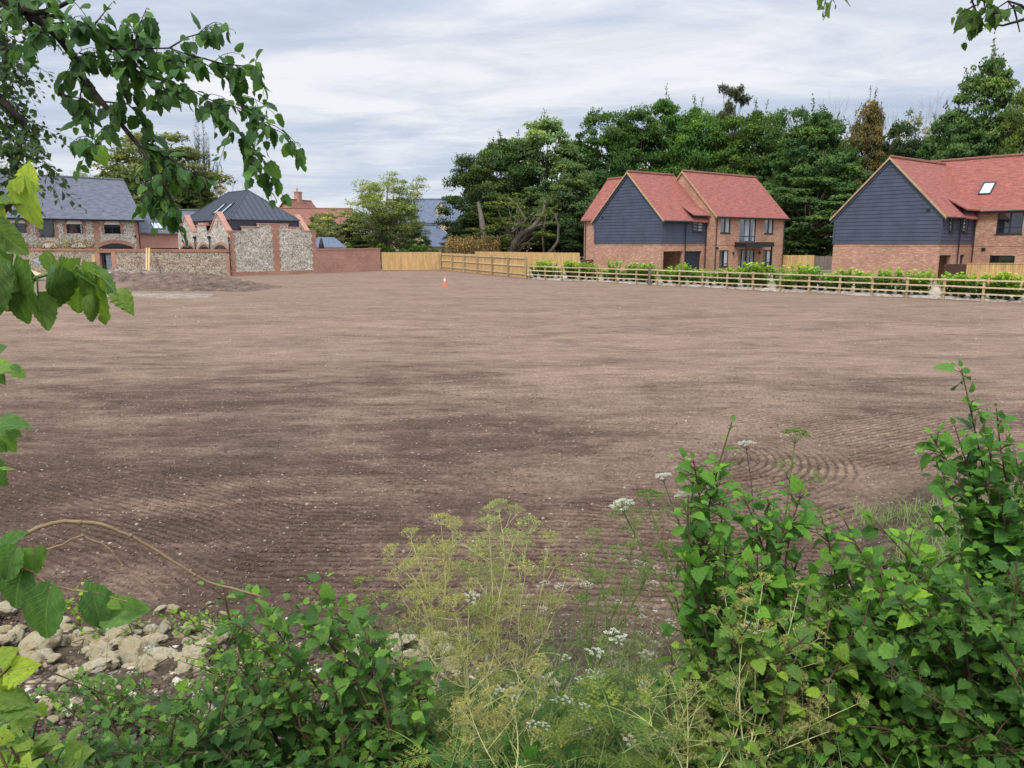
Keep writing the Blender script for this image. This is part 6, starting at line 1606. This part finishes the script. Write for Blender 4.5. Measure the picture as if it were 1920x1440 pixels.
n_ = 26000; yy = 5.0 + rng.random(n_)**1.5*11; xx = rng.uniform(-1, 1, n_)*(.75*yy+.5); scatter('soil_clods', 'small crumbs of soil over the near part of the field', np.stack([xx, yy, terrain(xx, yy)+.002], 1), rng.uniform(.003, .011, n_)*(.9+yy/30), m_clod, 3)
n_ = 1500; yy = 5.2 + rng.random(n_)**.9*32; xx = rng.uniform(-1, 1, n_)*(.72*yy); scatter('field_grit', 'scattered pale flint grit on the tilled soil', np.stack([xx, yy, terrain(xx, yy)+.008], 1), rng.uniform(.003, .009, n_)*(.7+yy/16), m_fgrit, 4)
# straws and twig litter on the soil
wd = MB(); r_ = random.Random(9)
for k in range(520):
    Y = 5.3 + r_.random()**1.6*9; x_ = r_.uniform(-.66, .66)*Y; a = r_.uniform(0, 6.28); L_ = r_.uniform(.02, .10)*(1.6 if r_.random() < .12 else 1); z_ = tz(x_, Y)+.014
    wd.tube([(x_, Y, z_), (x_+math.cos(a)*L_*.5, Y+math.sin(a)*L_*.5, z_+r_.uniform(0,.012)), (x_+math.cos(a+.4)*L_, Y+math.sin(a+.4)*L_, z_)], [.0016, .0018, .001], 3, cap=False)
tag(wd.build('straw_litter', m_twig_tan), 'stray straws and rootlets lying on the soil', 'straw', kind='stuff')
wd = MB()
for k in range(150):
    Y = r_.uniform(2.7, 4.9); x_ = r_.uniform(-3.0, 1.6); a = r_.uniform(0, 6.28); L_ = r_.uniform(.06, .34); z_ = tz(x_, Y)+.02
    wd.tube([(x_, Y, z_), (x_+math.cos(a)*L_*.5, Y+math.sin(a)*L_*.5, z_+r_.uniform(.01,.07)), (x_+math.cos(a+.5)*L_, Y+math.sin(a+.5)*L_, tz(x_+math.cos(a+.5)*L_, Y+math.sin(a+.5)*L_)+.015)], [.004, .0045, .002], 4, cap=False)
tag(wd.build('dead_twigs', m_twig), 'dead twigs strewn over the rubble bank', 'twigs', kind='stuff')

# ------------------------------------------------------------------ hanging branches of the big linden the viewer stands under
def big_leaf(lv, base, tip, Y, tpl, nr, tone, dY=0.0, scale=1.0):
    a = P(*base, Y); b = P(*tip, Y+dY); d = b-a; lv.add(tpl, [tuple(a)], [tuple(d)], [nr], [d.length*scale], [tone]); return a
def petiole(wd, a, b, Ya, Yb, r0=.0013):
    p, q = P(*a, Ya), P(*b, Yb); wd.tube(bez(p, p.lerp(q, .5)+Vector((0,0,.01)), q, 5), [r0*1.1, r0, r0, r0*.9, r0], 5, cap=False)
# twig with big leaves, upper left
br = thing('linden_branch', 'twig with very large green leaves hanging at the left edge, level with the garden wall', 'branch'); lv = Leaves(); wd = MB(); Y = 1.12
tw = path_pts([(-90, 590), (-20, 560), (35, 545), (70, 520), (110, 508), (150, 505), (172, 512)], Y, Y+.03); wd.tube(tw, [.0042, .0040, .0036, .003, .0026, .002, .0014], 7, cap=False)
for base, tip, tpl, nr, tone, sc_f in (
    ((24, 498), (6, 588), 'heart', (.5, -1, .35), .22, 1.0), ((56, 508), (62, 600), 'heart', (-.7, -1, .1), .40, .95), ((102, 512), (72, 578), 'heart_curl', (.25, -1, .55), .34, 1.0),
    ((92, 480), (116, 520), 'heart_flat', (-.5, -.6, .9), .56, 1.0), ((150, 505), (136, 592), 'heart', (.25, -1, .25), .60, .98), ((72, 560), (92, 616), 'heart_flat', (.9, -.7, 0), .55, 1.0),
    ((36, 560), (48, 604), 'heart', (.2, -1, -.3), .34, 1.1), ((156, 513), (222, 556), 'heart_flat', (.1, -.45, 1.2), .42, .95), ((178, 522), (192, 622), 'heart', (-.3, -1, .1), .70, .80),
    ((176, 560), (184, 625), 'heart_curl', (.9, -.8, 0), .58, .6), ((192, 590), (197, 612), 'ovate', (0, -1, 0), .80, 1.0), ((216, 548), (249, 582), 'ovate2', (.3, -.8, .7), .68, 1.0), ((-6, 500), (-14, 590), 'heart', (.2, -1, .2), .3, 1.0)):
    big_leaf(lv, base, tip, Y+random.uniform(-.03, .03), tpl, nr, tone, random.uniform(-.015, .02), sc_f)
for a, b in (((35, 545), (24, 498)), ((60, 530), (56, 508)), ((110, 508), (102, 512)), ((100, 510), (92, 480)), ((140, 505), (150, 505)), ((150, 506), (156, 513)), ((165, 510), (178, 522)), ((70, 520), (72, 560)), ((172, 512), (216, 548))): petiole(wd, a, b, Y, Y)
lv.build('leaves', m_leaf_big, br, (.075,.155,.045)); wd.build('twig', m_stemgreen, br, smooth=True)
# twig with leaves before the barn
br = thing('linden_branch', 'short shoot with yellow-green and dark leaves in front of the barn at the left edge', 'branch'); lv = Leaves(); wd = MB(); Y = 1.25
tw = path_pts([(-70, 470), (-10, 420), (18, 385), (35, 355), (45, 335)], Y); wd.tube(tw, [.0045, .004, .003, .002, .0012], 7, cap=False)
for base, tip, tpl, nr, tone, sc_f in (((45, 348), (66, 430), 'heart', (-.2, -1, .15), .74, .95), ((4, 384), (72, 378), 'heart_flat', (0, -.5, 1.0), .20, .85), ((50, 350), (55, 300), 'ovate', (.4, -1, 0), .93, 1.0),
    ((40, 345), (84, 352), 'ovate2', (0, -1, .8), .90, .8), ((-8, 430), (44, 470), 'heart_flat', (0, -1, .5), .25, 1.1), ((-4, 385), (6, 412), 'heart', (0, -1, .2), .85, 1.1), ((-14, 440), (-2, 500), 'heart', (0, -1, .2), .25, 1.1), ((30, 360), (42, 330), 'ovate', (0, -1, 0), .88, 1.0)):
    big_leaf(lv, base, tip, Y+random.uniform(-.02, .02), tpl, nr, tone, 0, sc_f)
for a, b in (((35, 355), (45, 348)), ((10, 395), (4, 384)), ((-10, 420), (-8, 430))): petiole(wd, a, b, Y, Y)
lv.build('leaves', m_leaf_big, br, (.11,.20,.05)); wd.build('twig', m_twig, br, smooth=True)
# small leaves at the left edge over the soil
br = thing('linden_branch', 'small leafy shoots poking in from the left edge over the middle of the field', 'branch'); lv = Leaves(); wd = MB(); Y = 1.7
for base, tip, tpl, nr, tone in (((-14, 660), (12, 648), 'ovate', (0,-1,.6), .35), ((-16, 690), (22, 684), 'round', (0,-1,.8), .80), ((-8, 695), (8, 722), 'ovate', (0,-1,.3), .3), ((22, 690), (48, 708), 'ovate', (0,-.8,.8), .72), ((20, 686), (40, 695), 'ovate2', (0,-.4,1), .5),
    ((-6, 800), (50, 788), 'ovate2', (0,-.6,1), .42), ((4, 800), (40, 818), 'ovate', (0,-1,.7), .58), ((8, 815), (28, 850), 'ovate', (.2,-1,.2), .60), ((-12, 830), (10, 848), 'round', (0,-1,.3), .5), ((-14, 862), (6, 892), 'round', (0,-1,.2), .35), ((-10, 880), (26, 878), 'narrow', (0,-.5,1), .75), ((-16, 885), (10, 912), 'round', (0,-1,.3), .3)):
    big_leaf(lv, base, tip, Y+random.uniform(-.04, .04), tpl, nr, tone, 0, 1.05)
for pts in ([(-120, 700), (-40, 690), (0, 688), (22, 690)], [(-120, 790), (-50, 805), (-10, 800), (10, 802)], [(-120, 880), (-60, 870), (-10, 865)]): p_ = path_pts(pts, Y); wd.tube(p_, [.0045]+[.003]*(len(p_)-2)+[.0015], 5, cap=False)
lv.build('leaves', m_leaf, br, (.10,.19,.05)); wd.build('twig', m_twig, br, smooth=True)
# arching bare twig with big leaves, lower left
br = thing('linden_branch', 'arching bare tan twig with broad leaves at its foot, lower left over the soil', 'branch'); lv = Leaves(); wd = MB(); Y = 1.55
def twig(pts, r0, r1, Ya, Yb=None, n=7):
    p_ = path_pts(pts, Ya, Yb); m_ = len(p_); wd.tube(p_, [r0+(r1-r0)*i/(m_-1) for i in range(m_)], n, cap=False)
    for i in range(1, m_-1):
        if i % 5 == 2: wd.tube([p_[i]-(p_[i+1]-p_[i]).normalized()*.004, p_[i]+(p_[i+1]-p_[i]).normalized()*.004], [(r0+(r1-r0)*i/(m_-1))*1.22]*2, 7)
twig([(-60, 1110), (-20, 1062), (10, 1030), (42, 1004), (75, 988), (100, 981), (122, 977), (150, 979), (172, 980), (190, 983), (207, 989), (225, 998), (245, 1004), (268, 1018), (290, 1030), (315, 1047), (340, 1062), (365, 1078), (392, 1092), (412, 1098), (432, 1102), (460, 1110), (488, 1118)], .0052, .0024, Y, Y+.18)
twig([(25, 1036), (45, 1039), (65, 1038), (85, 1032), (100, 1026), (118, 1021), (135, 1010), (155, 1004), (172, 1013), (190, 1018), (207, 1030), (216, 1043), (230, 1060), (245, 1070), (262, 1084), (285, 1095), (305, 1096), (322, 1097)], .0027, .0011, Y, Y+.08, 6)
twig([(10, 1050), (35, 1060), (60, 1072), (82, 1090), (110, 1100), (140, 1107), (157, 1109), (185, 1112), (215, 1122), (240, 1128)], .0024, .0012, Y-.02, Y, 6)
for base, tip, tpl, nr, tone, sc_f in (((42, 1072), (14, 1152), 'heart', (.1, -1, .3), .30, .92), ((92, 1112), (72, 1206), 'heart', (.05, -1, .25), .46, .98), ((157, 1110), (148, 1192), 'heart_curl', (-.5, -1, .2), .44, 1.0), ((176, 1120), (190, 1182), 'heart', (.4, -1, .3), .38, 1.0),
    ((205, 1150), (280, 1140), 'heart_flat', (-.1, -1, .6), .62, .95), ((28, 1036), (2, 1088), 'heart', (.2, -1, .5), .50, 1.1), ((62, 1040), (64, 1112), 'heart_curl', (.8, -1, .1), .62, .8), ((10, 1030), (30, 1012), 'heart_flat', (0, -.7, .9), .45, 1.8), ((205, 1128), (228, 1142), 'ovate', (0, -1, .5), .85, 1.0), ((240, 1128), (262, 1150), 'ovate', (0, -1, .5), .6, 1.0)):
    big_leaf(lv, base, tip, Y+random.uniform(-.03, .02), tpl, nr, tone, 0, sc_f)
lv.build('leaves', m_leaf_big, br, (.080,.165,.055)); wd.build('twig', m_twig_tan, br, smooth=True)
br = thing('linden_branch', 'shoot of yellow young leaves low at the left edge with a thin brown trailing twig', 'branch'); lv = Leaves(); wd = MB(); Y = 1.5
twig([(-40, 1222), (0, 1225), (35, 1237), (65, 1243), (100, 1262), (135, 1276), (160, 1286), (185, 1298), (205, 1304), (228, 1306)], .0026, .0012, 1.75, 1.9, 6)
twig([(-60, 1330), (-20, 1290), (8, 1262), (20, 1250)], .003, .0015, Y, Y, 6)
for base, tip, tpl, nr, tone in (((6, 1262), (54, 1250), 'round', (0, -1, .5), .92), ((-8, 1240), (20, 1222), 'round', (0, -1, .4), .8), ((0, 1265), (22, 1290), 'round', (.2, -1, .3), .88), ((-18, 1262), (-4, 1300), 'round', (0, -1, .3), .75), ((-10, 1300), (44, 1318), 'ovate', (0, -.7, .9), .5), ((-5, 1318), (60, 1332), 'ovate', (0, -.6, 1), .42)):
    big_leaf(lv, base, tip, Y, tpl, nr, tone, 0, 1.25)
lv.build('leaves', m_leaf_big, br, (.12,.20,.04)); wd.build('twig', m_twig, br, smooth=True)

# the large overhanging branch, top left
def hanging(label, limbs, shoots, leaf, color, Y, seed, tpls, step, nshoot, slen, tone=.36, name='linden_branch', hang=.9, mat_=None, rlimb=1.0, cat='branch'):
    r = random.Random(seed); br = thing(name, label, cat); lv = Leaves(); wd = MB(); polys = []
    for pts, r0, r1 in limbs:
        p_ = [P(a, b, Y+r.gauss(0,.03)*Y/3) for a, b in pts]; polys.append((p_, r0)); n = len(p_); wd.tube(p_, [(r0+(r1-r0)*i/(n-1))*rlimb for i in range(n)], 7, cap=False)
    sh_all = []
    for pts in shoots:
        p_ = [P(a, b, Y+r.gauss(0,.05)*Y/3) for a, b in pts]; n = len(p_); wd.tube(p_, [.0035*(1-.7*i/(n-1)) for i in range(n)], 5, cap=False); sh_all.append(p_)
    for p_ in sh_all:
        L_ = sum((p_[i+1]-p_[i]).length for i in range(len(p_)-1))
        for k in range(int(nshoot*L_/.5)):
            t = r.uniform(.05, 1); q, d = along(p_, t); dv = (d*.5 + Vector((r.gauss(0,.6), r.gauss(0,.9), r.gauss(-.25,.5)))).normalized(); e = q+dv*r.uniform(*slen)
            s2 = bez(q, q.lerp(e, .5)+Vector((0,0,.02)), e+Vector((0,0,-.03)), 4); wd.tube(s2, [.0018, .0015, .0012, .0008], 3, cap=False)
            dress(lv, wd, s2, leaf, step, tpls, r, tone, .35, .45, hang=hang, jitter=.35, tgain=.16)
        dress(lv, wd, p_, leaf, step, tpls, r, tone, .35, .45, hang=hang, jitter=.35, tgain=.2)
    lv.build('leaves', mat_ or m_leaf, br, color); wd.build('limbs', m_limb if name != 'x' else m_bark, br, smooth=True); return br
hanging('large dark overhanging branch of drooping heart-shaped leaves across the top left sky', [
   ([(-80, -70), (0, -10), (55, 25), (85, 45), (112, 70), (136, 102), (158, 150), (190, 190), (225, 230), (262, 275), (295, 325), (325, 380)], .024, .004),
   ([(55, 25), (85, 22), (112, 12), (150, -8)], .012, .006), ([(70, 32), (125, 30), (165, 62), (215, 92)], .010, .006), ([(48, 25), (60, 48), (74, 66)], .010, .003)],
   [[(215, 92), (255, 92), (318, 90), (345, 100), (385, 120), (430, 150), (465, 200), (500, 235), (535, 252)], [(215, 92), (250, 130), (300, 150), (350, 165), (400, 190), (430, 225), (460, 260), (495, 300)],
    [(136, 102), (150, 110), (130, 140), (112, 165)], [(158, 150), (150, 180), (165, 215), (180, 270)], [(190, 190), (240, 195), (270, 225), (280, 290), (298, 335), (320, 375), (335, 405)], [(150, 100), (200, 110), (260, 120)], [(85, 45), (150, 40), (200, 70), (260, 60)], [(165, 62), (190, 30), (210, 5)],
    [(262, 275), (310, 290), (350, 318), (385, 332), (400, 340)], [(290, 318), (305, 355), (318, 395)], [(318, 90), (350, 70), (385, 60), (395, 75)], [(255, 92), (260, 50), (275, 15)], [(225, 230), (200, 255), (180, 275)], [(345, 100), (420, 120), (470, 125), (490, 135)], [(400, 190), (440, 200), (480, 215)], [(110, 170), (125, 180), (150, 185)], [(85, 45), (75, 60), (70, 65)], [(20, 5), (60, -5), (110, -10)], [(270, 200), (290, 180), (310, 150), (340, 140)], [(240, 195), (230, 160), (220, 130)]],
   .055, (.060,.135,.040), 3.0, 51, ['heart_lo', 'heart_lo', 'heart_lo2', 'ovate2'], .025, 7.5, (.06, .17), tone=.38)
hanging('small sprig of pale leaves hanging from the top edge, right of centre', [([(1500, -60), (1545, -20), (1570, -5)], .006, .003)], [[(1540, -20), (1548, 0), (1544, 18)], [(1555, -15), (1565, 5)]], .055, (.085,.16,.04), 3.0, 52, ['heart_lo'], .03, 2, (.02, .05), tone=.5)
hanging('leafy sprig with pinkish bare twigs in the top right corner', [([(1990, -10), (1935, 30), (1915, 38), (1880, 48), (1858, 45)], .009, .002), ([(1935, 30), (1915, 10), (1890, 2), (1870, 15)], .006, .002), ([(1990, -10), (1900, -20), (1850, -30), (1820, 5)], .008, .003), ([(1900, 10), (1905, 30), (1912, 60)], .004, .002)],
   [[(1820, -5), (1830, 20), (1820, 45), (1812, 72)], [(1850, -20), (1845, 5), (1850, 25), (1835, 48)], [(1830, 10), (1808, 20), (1796, 28)], [(1890, 2), (1900, 15), (1880, 20), (1865, 25)], [(1840, 0), (1860, 10), (1870, 25)]], .062, (.06,.12,.036), 3.0, 53, ['heart_lo', 'ovate2'], .03, 3, (.03, .07), tone=.42)
# fine-leaved dark tree at the left edge
hanging('dark small-leaved tree whose drooping boughs fill the left edge above the barn', [([(-260, -200), (-120, -60), (-30, 20), (10, 90), (12, 150)], .10, .02), ([(-260, 60), (-100, 130), (-10, 175), (40, 225), (62, 262)], .07, .015)],
   [[(-60, -40), (0, -10), (30, 20), (45, 40)], [(-40, 0), (5, 50), (22, 90), (18, 130)], [(-30, 60), (5, 100), (10, 150), (-5, 175)], [(-10, 90), (20, 110), (28, 128)], [(-60, 160), (0, 185), (35, 215), (55, 240), (68, 262)], [(-40, 200), (0, 225), (30, 255), (35, 300), (28, 345), (20, 385)], [(10, 230), (50, 262), (75, 295), (95, 335)], [(35, 250), (50, 290), (55, 320)], [(-40, 120), (-10, 160), (15, 190), (35, 200)], [(-50, 240), (-10, 260), (5, 285)], [(20, 255), (25, 300), (18, 350)], [(-50, 20), (-20, 60), (-5, 90)], [(40, 225), (65, 232), (78, 240)]],
   .085, (.035,.070,.024), 7.5, 54, ['diamond', 'ovate'], .045, 9, (.18, .5), tone=.36, name='overhanging_tree', hang=.35, cat='tree')
